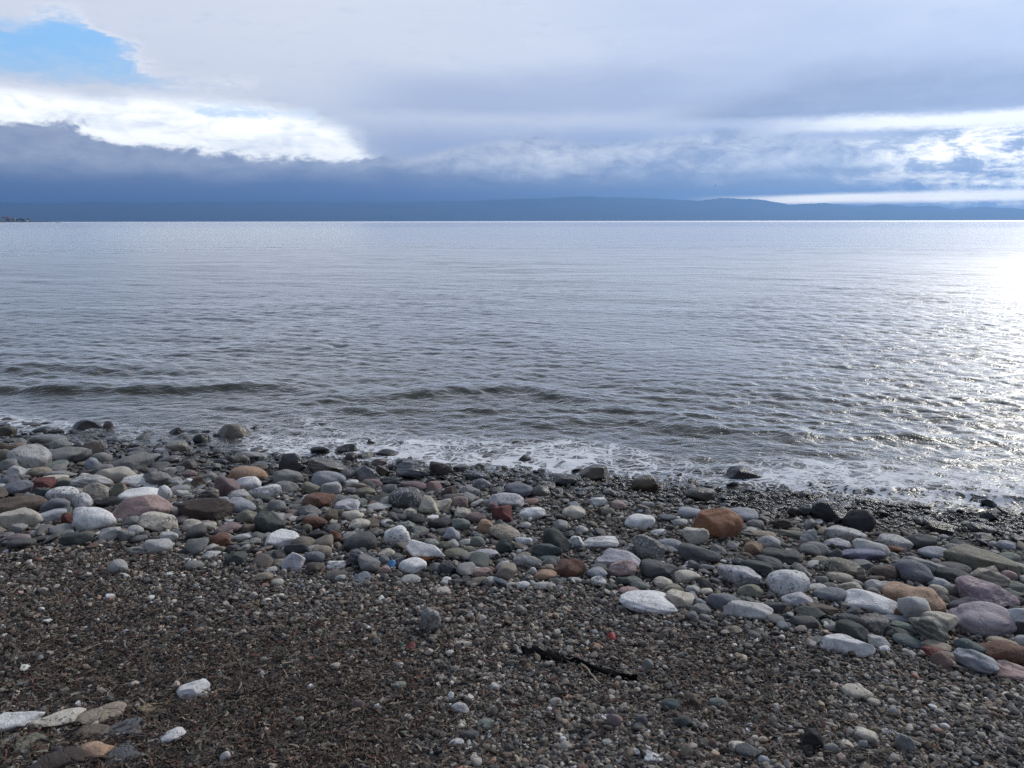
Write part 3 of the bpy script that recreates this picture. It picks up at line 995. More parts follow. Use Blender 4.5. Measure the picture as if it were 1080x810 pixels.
1002 630 14 10 grey r
16 774 46 29 white s | large smooth bluish white stone in the bottom left corner # corner white stone
62 770 46 21 cream.k s | flat cream speckled rock right of the corner white stone # flat cream speckled rock
107 765 43 21 tan s
95 784 32 21 brown.m r
102 804 29 24 orange r | rounded salmon orange stone at the bottom left # salmon orange stone
39 793 36 17 olive.m a
11 786 24 11 grey s
66 814 48 24 dbrown s
130 779 40 15 dgrey.l s
132 810 34 18 dgrey a
205 738 31 27 white a | bluish white chunky stone alone in the brown weed # chunky white stone in weed
182 786 24 21 white a | white triangular stone with its point up # white triangular stone
162 757 31 15 olive2 b
165 790 17 11 grey a
4 747 10 9 tan r
237 807 11 11 pale r
454 669 21 27 grey.v u | grey upright tooth-shaped stone standing in the gravel # grey tooth-shaped stone
465 629 20 8 cream o
488 686 18 7 cream s
485 756 19 12 pale a
511 773 19 10 green r
481 790 15 7 white o
378 754 12 13 mauve a
520 732 12 9 pale a
479 714 10 9 grey r
420 731 15 9 green r
494 784 20 10 dgrey s
719 771 19 12 dgreen b | small dark green brick-like pebble in the foreground gravel # dark green brick pebble
706 753 19 12 teal r
731 747 16 11 brown r
646 770 14 13 mauve r
676 771 12 13 dgrey r
688 808 19 9 white a
723 803 12 14 tan a
682 710 12 12 grey r
756 749 19 9 green s
790 774 12 7 blue a
777 796 17 9 cream r
788 804 24 12 dgrey a
903 741 28 11 cream o y-20 | cream finger-like pebble in the gravel below the lone white flat stone # cream finger pebble
920 747 12 6 cream o
912 787 24 12 cream s y-25 | cream tapered pebble in the lower right gravel # cream tapered pebble
890 793 15 7 cream o
875 800 13 11 grey r
953 795 17 14 grey r
855 793 19 18 black a | jet black lump in the gravel at the bottom # jet black lump
805 811 12 9 blue r
941 757 8 7 pale r
938 778 16 4 pale s
"""

def parse_stones():
    out = []
    for ln in STONES.strip().splitlines():
        body, lab, short = ln, None, None
        if '|' in ln:
            body, rest = ln.split('|'); lab = rest.strip(); 
            if '#' in lab: lab, short = [q.strip() for q in lab.split('#')]
        t = body.split(); u, v, w, h = map(float, t[:4]); ck = t[4].split('.'); yaw = None
        for q in t[6:]:
            if q[0] == 'y': yaw = float(q[1:])
        out.append(dict(u=u, v=v, w=w, h=h, c=ck[0], k=ck[1] if len(ck) > 1 else '', s=t[5], yaw=yaw, label=lab, short=short))
    return out
STN = parse_stones()

def classify():
    for d in STN:
        d['area'] = d['w'] * d['h']
        if d['v'] > 626 and d['w'] < 32 and (d['u'] < 640 or d['v'] > 700 or d['s'] in 'x') : d['name'] = 'pebble'
        elif d['area'] > 560: d['name'] = 'boulder'
        else: d['name'] = 'stone'
    st = sorted([d for d in STN if d['name'] == 'stone'], key=lambda d: -d['area'])
    for d in st[292:]: d['name'] = None            # the smallest go with the small shingle
classify()

def look(d):
    sz = 'large ' if d['w'] >= 36 else ('tiny ' if d['w'] <= 10 else ('small ' if d['w'] <= 15 else ''))
    tw = TWORD[d['k']]
    return ' '.join((sz + CWORD[d['c']] + ' ' + (tw + ' ' if tw else '') + SWORD[d['s']] + ' ' + d['name']).split())

def make_labels():
    live = [d for d in STN if d['name']]
    for d in live: d['look'] = look(d)
    lms = [d for d in live if d['short']]
    def rel(d, m):
        dx = d['u'] - m['u']; dy = (d['v'] - d['h'] / 2) - (m['v'] - m['h'] / 2)
        if abs(dx) > 1.2 * abs(dy): return 'left of' if dx < 0 else 'right of'
        return 'behind' if dy < 0 else 'in front of'
    dist = lambda d, m: math.hypot(d['u'] - m['u'], 1.4 * (d['v'] - m['v']))
    used = set(d['label'] for d in live if d['label'])
    bylook = {}
    for d in live: bylook.setdefault((d['c'], d['s'], d['name']), []).append(d)
    weak = 0
    for d in live:
        if d['label']: continue
        near = sorted((m for m in lms if m is not d), key=lambda m: dist(d, m))[:9]
        peers = [q for q in bylook[(d['c'], d['s'], d['name'])] if q is not d and q['look'] == d['look']]
        best = None
        ok = lambda q, m: rel(q, m) == rel(d, m) and dist(q, m) < 1.6 * dist(d, m) + 25
        for m in near[:4]:
            lab = f"{d['look']} {'just ' if dist(d, m) < 30 else ''}{rel(d, m)} the {m['short']}"
            if lab not in used and len(lab.split()) <= 16 and not any(ok(q, m) for q in peers): best = lab; break
        if not best:
            for i, m in enumerate(near):
                for m2 in near[i + 1:]:
                    lab = f"{d['look']} {rel(d, m)} the {m['short']}, {rel(d, m2)} the {m2['short']}"
                    if lab in used or len(lab.split()) > 16: continue
                    if not any(ok(q, m) and ok(q, m2) for q in peers): best = lab; break
                if best: break
        if not best:
            weak += 1
            for m in near:
                same = [q for q in peers if ok(q, m)]
                key = max(same, key=lambda q: abs(q['w'] - d['w']), default=None)
                lab = f"{d['look']} nearest to the {m['short']}"
                if lab not in used and all(dist(q, m) > dist(d, m) for q in peers): best = lab; break
        if not best:
            m = near[0]; best = f"{d['look']} {rel(d, m)} the {m['short']}"
            k = 1; print('weak label', best)
            while best in used and k < len(near): best = f"{d['look']} {rel(d, near[k])} the {near[k]['short']}"; k += 1
        used.add(best); d['label'] = best
    for d in live:
        if len(d['label'].split()) < 4: print('SHORT', d)
    print('labels weak', weak, 'dups', len(live) - len(set(d['label'] for d in live)), 'max words', max(len(d['label'].split()) for d in live))
make_labels()

def place_stones():
    up = 0
    for i, d in enumerate(STN):
        P, t = hit(d['u'], d['v'] - 1.0)
        dist = t
        hd = np.array([P[0], P[1]]); hd = hd / np.linalg.norm(hd)
        ang = math.asin((CAM_Z - P[2]) / dist)
        W = d['w'] * dist / F_PX * 1.0; hw = d['h'] * dist / F_PX
        D = W * {'r': .78, 'o': .72, 'a': .75, 's': .55, 'b': .7, 'u': .8}[d['s']]
        Hv = (hw - 0.42 * D * math.sin(ang)) / math.cos(ang)
        mn = 0.30 * W if d['s'] in 'rab' else (0.2 * W if d['s'] in 'os' else 0.6 * W)
        if Hv < mn:
            Hv = mn * 0.9; D = max(0.42 * W, min(D, (hw - Hv * math.cos(ang)) / (0.42 * math.sin(ang))))
        Hv *= 0.94
        if d['v'] > 735 and d['u'] < 210: Hv *= 0.48
        H = Hv * 1.32
        cx, cy = P[0] + hd[0] * D * 0.40, P[1] + hd[1] * D * 0.40
        gz = float(ground_z(cx, cy)) + 0.004
        cz = gz + Hv - H / 2
        d.update(x=cx, y=cy, z=cz, W=W, D=D, H=H, Hv=Hv, seed=1000 + i * 7)
        d['shore'] = float(shore_s(cx, cy))
    g = np.random.default_rng(99)
    for i, d in enumerate(STN):
        col = np.array(PAL[d['c']]) * g.uniform(0.88, 1.10)
        d['rgb'] = col
        yaw = d['yaw'] if d['yaw'] is not None else g.uniform(-16, 10)
        vd = math.degrees(math.atan2(d['x'], d['y']))
        yaw = yaw - vd * 0.8
        tilt = (g.uniform(-7, 7), g.uniform(-7, 7))
        d['rot'] = (R(tilt[0]), R(tilt[1]), R(yaw))
        if not d['name']: continue
        n = 5 if d['area'] > 900 else (4 if d['w'] > 15 else 3)
        v, f = stone_shape(d['W'], d['D'], d['H'], d['s'], d['seed'], n)
        wet = d['shore'] < 0.52
        o = mesh_np(d['name'], v, f, stone_mat(d['k'], wet))
        o.location = (d['x'], d['y'], d['z']); o.rotation_euler = d['rot']
        o.color = (*[float(q) for q in col], 1)
        tag(o, d['label'], d['name'], {'boulder': 'boulders lying along the shingle belt', 'stone': 'stones of the shingle belt', 'pebble': 'pebbles scattered on the foreground gravel'}[d['name']])
place_stones()

# ------------------------------------------------------------------ the countless small shingle between them
def edge_world():
    px = [(-260, 572), (0, 582), (150, 592), (320, 612), (480, 624), (600, 630), (700, 656), (800, 668), (900, 696), (1000, 716), (1080, 730), (1340, 770)]
    q = np.array([hit(*p)[0][:2] for p in px]); return q[np.argsort(q[:, 0])]
EDGE = edge_world()
def band_f(x, y):
    """1 in the belt of cobbles, 0 on the open gravel"""
    ye = np.interp(x, EDGE[:, 0], EDGE[:, 1]) + 0.25 * (vnoise(x * 2.2, y * 2.2, 81, 2) - 0.5)
    return sstep(-0.10, 0.18, y - ye)
GP = np.array([hit(*p)[0][:2] for p in ((575, 540), (640, 525), (725, 572), (650, 572))]).mean(0)
def patch_f(x, y):
    return 1 - np.exp(-(((x - GP[0]) / 0.5) ** 2 + ((y - GP[1]) / 0.42) ** 2)) * 0.85

GCOL = np.array([[.16, .155, .15], [.10, .098, .096], [.24, .235, .225], [.34, .33, .31], [.07, .07, .072], [.13, .105, .085], [.20, .17, .135], [.15, .165, .185], [.19, .12, .095], [.48, .47, .45], [.10, .115, .105], [.26, .20, .19]])
GP_W = np.array([.15, .16, .12, .12, .12, .11, .08, .04, .03, .05, .03, .02]); GP_W = GP_W / GP_W.sum()

def small_stones():
    g = np.random.default_rng(21)
    N = 60000
    y = g.uniform(2.0, 9.0, N); x = g.uniform(-6.2, 6.2, N)
    keep = np.abs(x) < 0.70 * y + 0.5
    s = shore_s(x, y); keep &= (s > -0.95)
    wz = np.exp(-((s - 0.1) / 0.35) ** 2)
    pr = band_f(x, y) * patch_f(x, y) * (0.72 + 0.28 * wz) * np.where(s < -0.1, np.exp((s + 0.1) / 0.5) * 0.9, 1)
    pr = pr + 0.006 * (1 - band_f(x, y))
    keep &= g.uniform(0, 1, N) < pr
    x, y, s, wz = x[keep], y[keep], s[keep], wz[keep]
    r = np.exp(g.normal(math.log(0.0185), 0.50, len(x))) * (1 - 0.28 * wz); lf = sstep(0.6, -0.6, x); r = r * (1 + 0.25 * lf); r = np.clip(r, 0.010, 0.052 + 0.02 * lf)
    r = np.where(band_f(x, y) < 0.5, np.minimum(r, 0.018), r)
    big = np.array([(d['x'], d['y'], max(d['W'], d['D']) / 2) for d in STN if d['name']])
    dd = np.hypot(x[:, None] - big[None, :, 0], y[:, None] - big[None, :, 1]) - big[None, :, 2] * 0.85 - r[:, None] * 0.6
    k2 = dd.min(1) > 0
    x, y, s, r = x[k2], y[k2], s[k2], r[k2]
    items = [(a, b, c, q, None) for a, b, c, q in zip(x, y, r, s)]
    lib = [stone_shape(2, g.uniform(1.2, 1.9), g.uniform(0.45, 1.0), 'raoasaa'[i % 7], 5000 + i, 3) for i in range(40)]
    V, F, Cc, Wt = [], [], [], []; base = 0
    def add(v, f, col, wet):
        nonlocal base
        V.append(v); F.append(f + base); base += len(v)
        Cc.append(np.tile(np.append(col, 1), (len(v), 1))); Wt.append(np.full(len(v), wet))
    for a, b, q, ss, _ in items:
        v, f = lib[g.integers(len(lib))]
        v = v * q * g.uniform(0.85, 1.15, 3); cz = g.uniform(0, 6.283); c, sn = math.cos(cz), math.sin(cz)
        tx = g.normal(0, 0.34); v = v @ np.array([[1, 0, 0], [0, math.cos(tx), math.sin(tx)], [0, -math.sin(tx), math.cos(tx)]])
        v = np.stack([v[:, 0] * c - v[:, 1] * sn, v[:, 0] * sn + v[:, 1] * c, v[:, 2]], 1)
        z = float(ground_z(a, b)) + q * g.uniform(0.1, 0.55)
        col = GCOL[g.choice(len(GCOL), p=GP_W)] * g.uniform(0.5, 1.25)
        wet = float(sstep(0.8, 0.4, ss)) ; 
        add(v + np.array([a, b, z]), f, col, wet)
    for d in STN:
        if d['name']: continue
        v, f = stone_shape(d['W'], d['D'], d['H'], d['s'], d['seed'], 3)
        Rm = np.array(Matrix.Rotation(d['rot'][2], 3, 'Z'))
        add(v @ Rm.T + np.array([d['x'], d['y'], d['z']]), f, d['rgb'], float(d['shore'] < 0.52))
    o = mesh_np('small_shingle', np.concatenate(V), np.concatenate(F), stone_mat('', False, 'mesh'))
    attr(o.data, 'col', 'FLOAT_COLOR', np.concatenate(Cc)); attr(o.data, 'wet', 'FLOAT', np.concatenate(Wt))
    tag(o, 'countless small grey shingle stones filling the gaps between the cobbles', 'shingle', kind='stuff')
    print('small stones', len(V))
small_stones()

# ------------------------------------------------------------------ gravel and weed litter: point clouds instanced inside their own object
def inst_group(name, protos, mat):
    """geometry nodes: scatter shapes made inside the tree on this object's own points"""
    ng = bpy.data.node_groups.new(name, 'GeometryNodeTree')
    ng.interface.new_socket('Geometry', in_out='INPUT', socket_type='NodeSocketGeometry')
    ng.interface.new_socket('Geometry', in_out='OUTPUT', socket_type='NodeSocketGeometry')
    N, L = ng.nodes, ng.links
    gi = N.new('NodeGroupInput'); go = N.new('NodeGroupOutput')
    g2i = N.new('GeometryNodeGeometryToInstance')
    for sock in protos(ng):
        sm = N.new('GeometryNodeSetShadeSmooth'); L.new(sock, sm.inputs['Geometry'])
        mt = N.new('GeometryNodeSetMaterial'); mt.inputs['Material'].default_value = mat; L.new(sm.outputs[0], mt.inputs['Geometry'])
        L.new(mt.outputs[0], g2i.inputs[0])
    ip = N.new('GeometryNodeInstanceOnPoints'); L.new(gi.outputs[0], ip.inputs['Points']); L.new(g2i.outputs[0], ip.inputs['Instance'])
    ip.inputs['Pick Instance'].default_value = True
    def na(n, t):
        q = N.new('GeometryNodeInputNamedAttribute'); q.data_type = t; q.inputs['Name'].default_value = n; return q.outputs['Attribute']
    L.new(na('pick', 'INT'), ip.inputs['Instance Index'])
    e = N.new('FunctionNodeEulerToRotation'); L.new(na('rot', 'FLOAT_VECTOR'), e.inputs[0]); L.new(e.outputs[0], ip.inputs['Rotation'])
    L.new(na('size', 'FLOAT_VECTOR'), ip.inputs['Scale'])
    L.new(ip.outputs[0], go.inputs[0])
    return ng

def scatter(name, P, rot, size, pick, col, wet, ng):
    me = bpy.data.meshes.new(name); me.vertices.add(len(P)); me.vertices.foreach_set('co', np.asarray(P, np.float32).ravel()); me.update()
    attr(me, 'rot', 'FLOAT_VECTOR', rot); attr(me, 'size', 'FLOAT_VECTOR', size); attr(me, 'pick', 'INT', pick)
    attr(me, 'col', 'FLOAT_COLOR', col); attr(me, 'wet', 'FLOAT', wet)
    o = link(bpy.data.objects.new(name, me)); md = o.modifiers.new('scatter', 'NODES'); md.node_group = ng
    return o

def pebble_protos(ng):
    N, L = ng.nodes, ng.links
    for i in range(9):
        s = N.new('GeometryNodeMeshIcoSphere'); s.inputs['Radius'].default_value = 1.0; s.inputs['Subdivisions'].default_value = 3 if i < 5 else 2
        p = N.new('GeometryNodeInputPosition'); a = N.new('ShaderNodeVectorMath'); a.operation = 'ADD'; L.new(p.outputs[0], a.inputs[0]); a.inputs[1].default_value = (i * 5.3, i * 2.1, i * 8.7)
        t = N.new('ShaderNodeTexNoise'); t.inputs['Scale'].default_value = 0.75; t.inputs['Detail'].default_value = 1.0; L.new(a.outputs[0], t.inputs['Vector'])
        b = N.new('ShaderNodeVectorMath'); b.operation = 'SUBTRACT'; L.new(t.outputs['Color'], b.inputs[0]); b.inputs[1].default_value = (.5, .5, .5)
        c = N.new('ShaderNodeVectorMath'); c.operation = 'SCALE'; L.new(b.outputs[0], c.inputs[0]); c.inputs['Scale'].default_value = 1.5
        sp = N.new('GeometryNodeSetPosition'); L.new(s.outputs[0], sp.inputs['Geometry']); L.new(c.outputs[0], sp.inputs['Offset'])
        yield sp.outputs[0]

def strip_protos(ng):
    N, L = ng.nodes, ng.links
    for i in range(6):
        s = N.new('GeometryNodeMeshGrid'); s.inputs['Size X'].default_value = 1.0; s.inputs['Size Y'].default_value = 0.16 if i % 2 else 0.09
        s.inputs['Vertices X'].default_value = 8; s.inputs['Vertices Y'].default_value = 2
        p = N.new('GeometryNodeInputPosition'); a = N.new('ShaderNodeVectorMath'); a.operation = 'ADD'; L.new(p.outputs[0], a.inputs[0]); a.inputs[1].default_value = (i * 3.3, i * 2.1, i * 4.7)
        t = N.new('ShaderNodeTexNoise'); t.inputs['Scale'].default_value = 1.6; t.inputs['Detail'].default_value = 1.0; L.new(a.outputs[0], t.inputs['Vector'])
        b = N.new('ShaderNodeVectorMath'); b.operation = 'SUBTRACT'; L.new(t.outputs['Color'], b.inputs[0]); b.inputs[1].default_value = (.5, .5, .42)
        c = N.new('ShaderNodeVectorMath'); c.operation = 'SCALE'; L.new(b.outputs[0], c.inputs[0]); c.inputs['Scale'].default_value = 0.9
        sp = N.new('GeometryNodeSetPosition'); L.new(s.outputs[0], sp.inputs['Geometry']); L.new(c.outputs[0], sp.inputs['Offset'])
        yield sp.outputs[0]

def gravel():
    g = np.random.default_rng(31)
    N = 520000
    # nearer ground gets more of them, since there one sees each pebble
    y = 1.5 * (7.6 / 1.5) ** g.uniform(0, 1, N); x = g.uniform(-1, 1, N) * (0.70 * y + 0.35)
    s = shore_s(x, y); keep = s > -0.8
    keep &= g.uniform(0, 1, N) < np.where(s < 0, 0.4, 1) * (1 - 0.5 * band_f(x, y)) * np.interp(y, [1.5, 2.2, 4, 7], [1, 1, .75, .5])
    x, y, s = x[keep], y[keep], s[keep]; n = len(x)
    r = np.exp(g.normal(math.log(0.0036), 0.52, n)) * np.interp(y, [1.5, 3.0, 6.0], [0.92, 1.0, 1.6])
    coarse = vnoise(x * 1.3, y * 1.3, 91, 3); r *= 0.75 + 0.6 * coarse
    r = np.clip(r, 0.0018, 0.015)
    P = np.stack([x, y, ground_z(x, y) + r * g.uniform(-0.2, 1.1, n)], 1)
    size = np.stack([r * g.uniform(0.9, 1.5, n), r * g.uniform(0.7, 1.1, n), r * g.uniform(0.4, 0.8, n)], 1)
    rot = np.stack([g.normal(0, 0.35, n), g.normal(0, 0.35, n), g.uniform(0, 6.28, n)], 1)
    col = GCOL[g.choice(len(GCOL), n, p=GP_W)] * np.exp(g.normal(-0.25, 0.5, (n, 1))) * np.array([1.18, 1.09, 0.99])
    col = np.minimum(col, 0.6)
    col *= (0.78 + 0.5 * (vnoise(x * 0.8, y * 0.8, 93, 3)))[:, None]
    col = np.concatenate([col, np.ones((n, 1))], 1)
    ng = inst_group('pebble_scatter', pebble_protos, stone_mat('', False, 'instancer'))
    o = scatter('gravel', P, rot, size, g.integers(0, 9, n), col, sstep(0.75, 0.25, s), ng)
    tag(o, 'fine dark gravel covering the foreground of the beach', 'gravel', kind='stuff')
    print('gravel', n)
gravel()

def litter():
    g = np.random.default_rng(41)
    N = 122000
    y = 1.5 * (5.6 / 1.5) ** g.uniform(0, 1, N); x = g.uniform(-1, 1, N) * (0.70 * y + 0.3)
    s = shore_s(x, y)
    f = vnoise(x * 1.1 + 3, y * 1.4, 95, 3)
    left = sstep(0.3, -1.2, x / np.maximum(y, 1) * 2.2)
    fore = sstep(3.6, 2.2, y)
    pr = sstep(0.40, 0.66, f) * (0.22 + 0.55 * left) * (0.35 + 0.65 * fore) + 0.05
    for (u, v, ru, k) in ((60, 610, 0.45, .6), (40, 690, 0.5, .7), (270, 760, 0.55, .9), (90, 745, .35, .7), (330, 790, .4, .7), (760, 730, .4, .5), (330, 690, .4, .4)):
        c = hit(u, v)[0]; pr = pr + k * np.exp(-(((x - c[0]) ** 2 + (y - c[1]) ** 2) / ru ** 2))
    line = np.exp(-((s - 2.05 - 0.3 * vnoise(x * 0.9, y * 0, 97, 2)) / 0.10) ** 2) + 0.8 * np.exp(-((s - 2.9 - 0.35 * vnoise(x * 0.8, y * 0, 98, 2)) / 0.14) ** 2)
    pr = pr * 0.9 + 0.5 * line * vnoise(x * 1.7, y * 1.7, 99, 2)
    pr = pr * (1 - band_f(x, y)) * (s > 0.6)
    keep = g.uniform(0, 1, N) < pr * 0.85
    x, y = x[keep], y[keep]; n = len(x)
    L_ = np.clip(np.exp(g.normal(math.log(0.027), 0.45, n)), 0.010, 0.08)
    P = np.stack([x, y, ground_z(x, y) + 0.009 + g.uniform(0, 0.012, n)], 1)
    size = np.stack([L_, L_ * 0 + g.uniform(0.018, 0.035, n), L_ * g.uniform(0.3, 0.8, n)], 1)
    rot = np.stack([g.normal(0, 0.5, n), g.normal(0, 0.22, n), g.normal(-0.5, 0.9, n)], 1)
    pal = np.array([[.035, .024, .018], [.055, .038, .027], [.09, .065, .045], [.17, .13, .09], [.24, .20, .15], [.10, .042, .026], [.022, .018, .015]])
    col = pal[g.choice(7, n, p=[.17, .23, .22, .12, .05, .13, .08])] * g.uniform(0.7, 1.3, (n, 1))
    col = np.concatenate([col, np.ones((n, 1))], 1)
    m, nt, out = new_mat('dry_weed'); p = principled(nt, out)
    a = attr_node(nt, 'col', 'INSTANCER'); setp(nt, p, 'Base Color', a.outputs['Color']); setp(nt, p, 'Roughness', 0.75)
    ng = inst_group('weed_scatter', strip_protos, m)
    o = scatter('weed_litter', P, rot, size, g.integers(0, 6, n), col, np.zeros(n), ng)
    tag(o, 'brown dry seaweed shreds strewn over the gravel', 'seaweed', kind='stuff')
    print('litter', n)
litter()
# ------------------------------------------------------------------ sticks, scraps and weed ribbon on the gravel
def simple_mat(name, col, rough=0.7, scale=60, amt=0.35, bumpd=0.002):
    m, nt, out = new_mat(name); p = principled(nt, out)
    tc = nt.nodes.new('ShaderNodeTexCoord'); n = noise_tex(nt, tc.outputs['Object'], scale, 4, 0.6)
    hsv = nt.nodes.new('ShaderNodeHueSaturation'); hsv.inputs['Color'].default_value = (*col, 1)
    nt.links.new((1.0 + (n - 0.5) * amt * 2).s, hsv.inputs['Value'])
    setp(nt, p, 'Base Color', hsv.outputs[0]); setp(nt, p, 'Roughness', rough); setp(nt, p, 'Normal', bump(nt, n, 0.5, bumpd))
    return m

def tube(name, pts, radii, mat, seg=7):
    pts = [np.array(p, float) for p in pts]; V = []; F = []
    for i, p in enumerate(pts):
        t = pts[min(i + 1, len(pts) - 1)] - pts[max(i - 1, 0)]; t /= np.linalg.norm(t)
        a = np.cross(t, [0, 0, 1.0]); a /= np.linalg.norm(a); b = np.cross(a, t)
        for k in range(seg):
            th = 2 * PI * k / seg; V.append(p + (a * math.cos(th) + b * math.sin(th)) * radii[i] * (1 + 0.15 * math.sin(k * 2.3 + i)))
    for i in range(len(pts) - 1):
        for k in range(seg):
            F.append((i * seg + k, i * seg + (k + 1) % seg, (i + 1) * seg + (k + 1) % seg, (i + 1) * seg + k))
    n = len(V); V.append(pts[0]); V.append(pts[-1])
    me = bpy.data.meshes.new(name)
    o0 = np.mean(pts, axis=0)
    F += [(n, (k + 1) % seg, k) for k in range(seg)] + [(n + 1, n - seg + k, n - seg + (k + 1) % seg) for k in range(seg)]
    me.from_pydata([tuple(v - o0) for v in V], [], [tuple(f) for f in F]); me.materials.append(mat)
    for p in me.polygons: p.use_smooth = True
    o = link(bpy.data.objects.new(name, me)); o.location = tuple(o0)
    return o

wood_pale = simple_mat('bleached_wood', (.30, .24, .17)); wood_dark = simple_mat('damp_wood', (.085, .06, .042))
def stick(pp, r0, r1, mat, label, lift=0.010):
    g = np.random.default_rng(int(pp[0][0] * 13 + pp[0][1]))
    P = [hit(*q)[0] for q in pp]; n = 8; pts = []
    seg = np.linspace(0, len(P) - 1, n)
    for s in seg:
        i = min(int(s), len(P) - 2); f = s - i; p = P[i] * (1 - f) + P[i + 1] * f
        p = p + g.normal(0, 0.0018, 3); p[2] = float(ground_z(p[0], p[1])) + lift + r0 + g.uniform(0, 0.002); pts.append(p)
    o = tube('stick', pts, np.linspace(r0, r1, n), mat)
    tag(o, label, 'stick', 'sticks and twigs lying on the gravel'); return o
stick([(84, 787), (97, 799), (109, 812)], .0032, .0016, wood_pale, 'long thin pale twig below the salmon orange stone in the bottom left corner')
stick([(612, 702), (621, 713), (632, 726)], .0048, .0032, wood_pale, 'straight pale tan stick below the black weed ribbon')
stick([(589, 693), (598, 702), (606, 707)], .0034, .002, wood_dark, 'short dull brown twig between the black weed ribbon and a pale stick')
stick([(22, 778), (29, 771), (35, 765)], .0052, .0035, wood_pale, 'short light brown stick propped beside the corner white stone')
stick([(29, 802), (39, 794), (48, 787)], .0032, .002, wood_pale, 'thin pale twig along the dark olive rock near the bottom left corner')
stick([(456, 716), (458, 730), (461, 745)], .0026, .0015, wood_pale, 'thin upright-lying pale twig in the gravel at the lower centre')
stick([(612, 648), (619, 652), (626, 656)], .0036, .003, wood_pale, 'small whitish stick on the gravel left of the biggest white oval stone')
stick([(470, 768), (492, 752), (520, 729), (545, 731)], .003, .002, wood_dark, 'long dark curved twig arching over the pale pebbles at the lower centre')
stick([(604, 733), (607, 722), (613, 714)], .003, .002, wood_dark, 'dark bent twig leaning beside dark pebbles under the straight pale stick')
stick([(101, 723), (104, 729), (107, 734)], .003, .0022, wood_pale, 'short white splinter in the brown weed above the tan flat rock')
stick([(957, 782), (972, 788), (992, 797)], .0042, .002, wood_pale, 'grey-white bent stick at the lower right beside a round grey pebble')
stick([(828, 776), (842, 774), (858, 774)], .004, .003, wood_dark, 'dark brown stick lying behind the jet black lump')
stick([(233, 764), (238, 771), (240, 776)], .0025, .0015, simple_mat('green_stem', (.16, .19, .12)), 'tiny pale green stem in the dark weed right of the white triangular stone')

def ribbon():
    # leathery black strap of weed lying rumpled on the gravel
    px = [(549, 687), (558, 688), (566, 693), (578, 692), (592, 698), (607, 700), (622, 708), (640, 711), (655, 718), (672, 720)]
    wd = [.008, .044, .036, .046, .026, .013, .022, .024, .012, .004]
    P = [hit(*q)[0] for q in px]; V = []; F = []
    g = np.random.default_rng(3); m = 6
    for i, p in enumerate(P):
        t = P[min(i + 1, len(P) - 1)] - P[max(i - 1, 0)]; t[2] = 0; t /= np.linalg.norm(t); a = np.array([-t[1], t[0], 0])
        for k in range(m):
            f = k / (m - 1) - 0.5; q = p + a * f * wd[i] * 2 * g.uniform(0.7, 1.2)
            q[2] = float(ground_z(q[0], q[1])) + 0.012 + 0.012 * math.cos(f * PI) + 0.009 * math.sin(i * 1.9 + k * 1.3); V.append(q)
    for q in V: q[2] += g.uniform(-.006, .004)
    n = len(V)
    V += [v - np.array([0, 0, .004]) for v in V]
    for i in range(len(P) - 1):
        for k in range(m - 1):
            a, b, c, d = i * m + k, i * m + k + 1, (i + 1) * m + k + 1, (i + 1) * m + k
            F.append((a, b, c, d)); F.append((n + d, n + c, n + b, n + a))
    rim = [i for i in range(m)] + [(i + 1) * m - 1 for i in range(1, len(P))] + [len(P) * m - 1 - k for k in range(1, m)] + [i * m for i in range(len(P) - 2, 0, -1)]
    for a, b in zip(rim, rim[1:] + rim[:1]): F.append((b, a, n + a, n + b))
    o0 = np.mean(V, axis=0)
    me = bpy.data.meshes.new('weed_ribbon'); me.from_pydata([tuple(v - o0) for v in V], [], F); bw = simple_mat('black_weed', (.004, .004, .0045), 1.0); bw.node_tree.nodes['Principled BSDF'].inputs['Specular IOR Level'].default_value = 0.08; me.materials.append(bw)
    for p in me.polygons: p.use_smooth = True
    o = link(bpy.data.objects.new('weed_ribbon', me)); o.location = tuple(o0)
    sub = o.modifiers.new('smooth', 'SUBSURF'); sub.levels = sub.render_levels = 2
    tag(o, 'long black strap of weed lying rumpled across the gravel', 'seaweed')
ribbon()

def scrap(name, u, v, w, h, col, label, cat, seed):
    """a small torn curled fragment with thickness"""
    P, t = hit(u, v); k = t / F_PX; g = np.random.default_rng(seed)
    n = 7; V = []; F = []
    for j in range(n):
        for i in range(n):
            a, b = i / (n - 1) - .5, j / (n - 1) - .5
            rr = 1 - 0.5 * max(0, abs(a) + abs(b) - .6) + g.uniform(-.05, .05)
            V.append((a * w * k * rr, b * w * k * .8 * rr, h * k * (.5 - 1.6 * a * a + .5 * b) + g.normal(0, .0004)))
    N = len(V); V += [(x, y, z - .0015) for x, y, z in V]
    for j in range(n - 1):
        for i in range(n - 1):
            a, b, c, d = j * n + i, j * n + i + 1, (j + 1) * n + i + 1, (j + 1) * n + i
            F.append((a, b, c, d)); F.append((N + d, N + c, N + b, N + a))
    rim = list(range(n)) + [(i + 1) * n - 1 for i in range(1, n)] + [n * n - 1 - i for i in range(1, n)] + [i * n for i in range(n - 2, 0, -1)]
    for a, b in zip(rim, rim[1:] + rim[:1]): F.append((b, a, N + a, N + b))
    me = bpy.data.meshes.new(name); me.from_pydata(V, [], F); me.materials.append(simple_mat(name + '_plastic', col, 0.45, 90, .2))
    for p in me.polygons: p.use_smooth = True
    o = link(bpy.data.objects.new(name, me)); o.location = (P[0], P[1], float(ground_z(P[0], P[1])) + 0.012); o.rotation_euler = (R(18), 0, R(g.uniform(-30, 30)))
    tag(o, label, cat, 'bits of coloured litter on the beach')
scrap('plastic_scrap', 645, 676, 10, 5, (.28, .03, .03), 'bright red scrap on the gravel above the black weed ribbon', 'litter', 1)
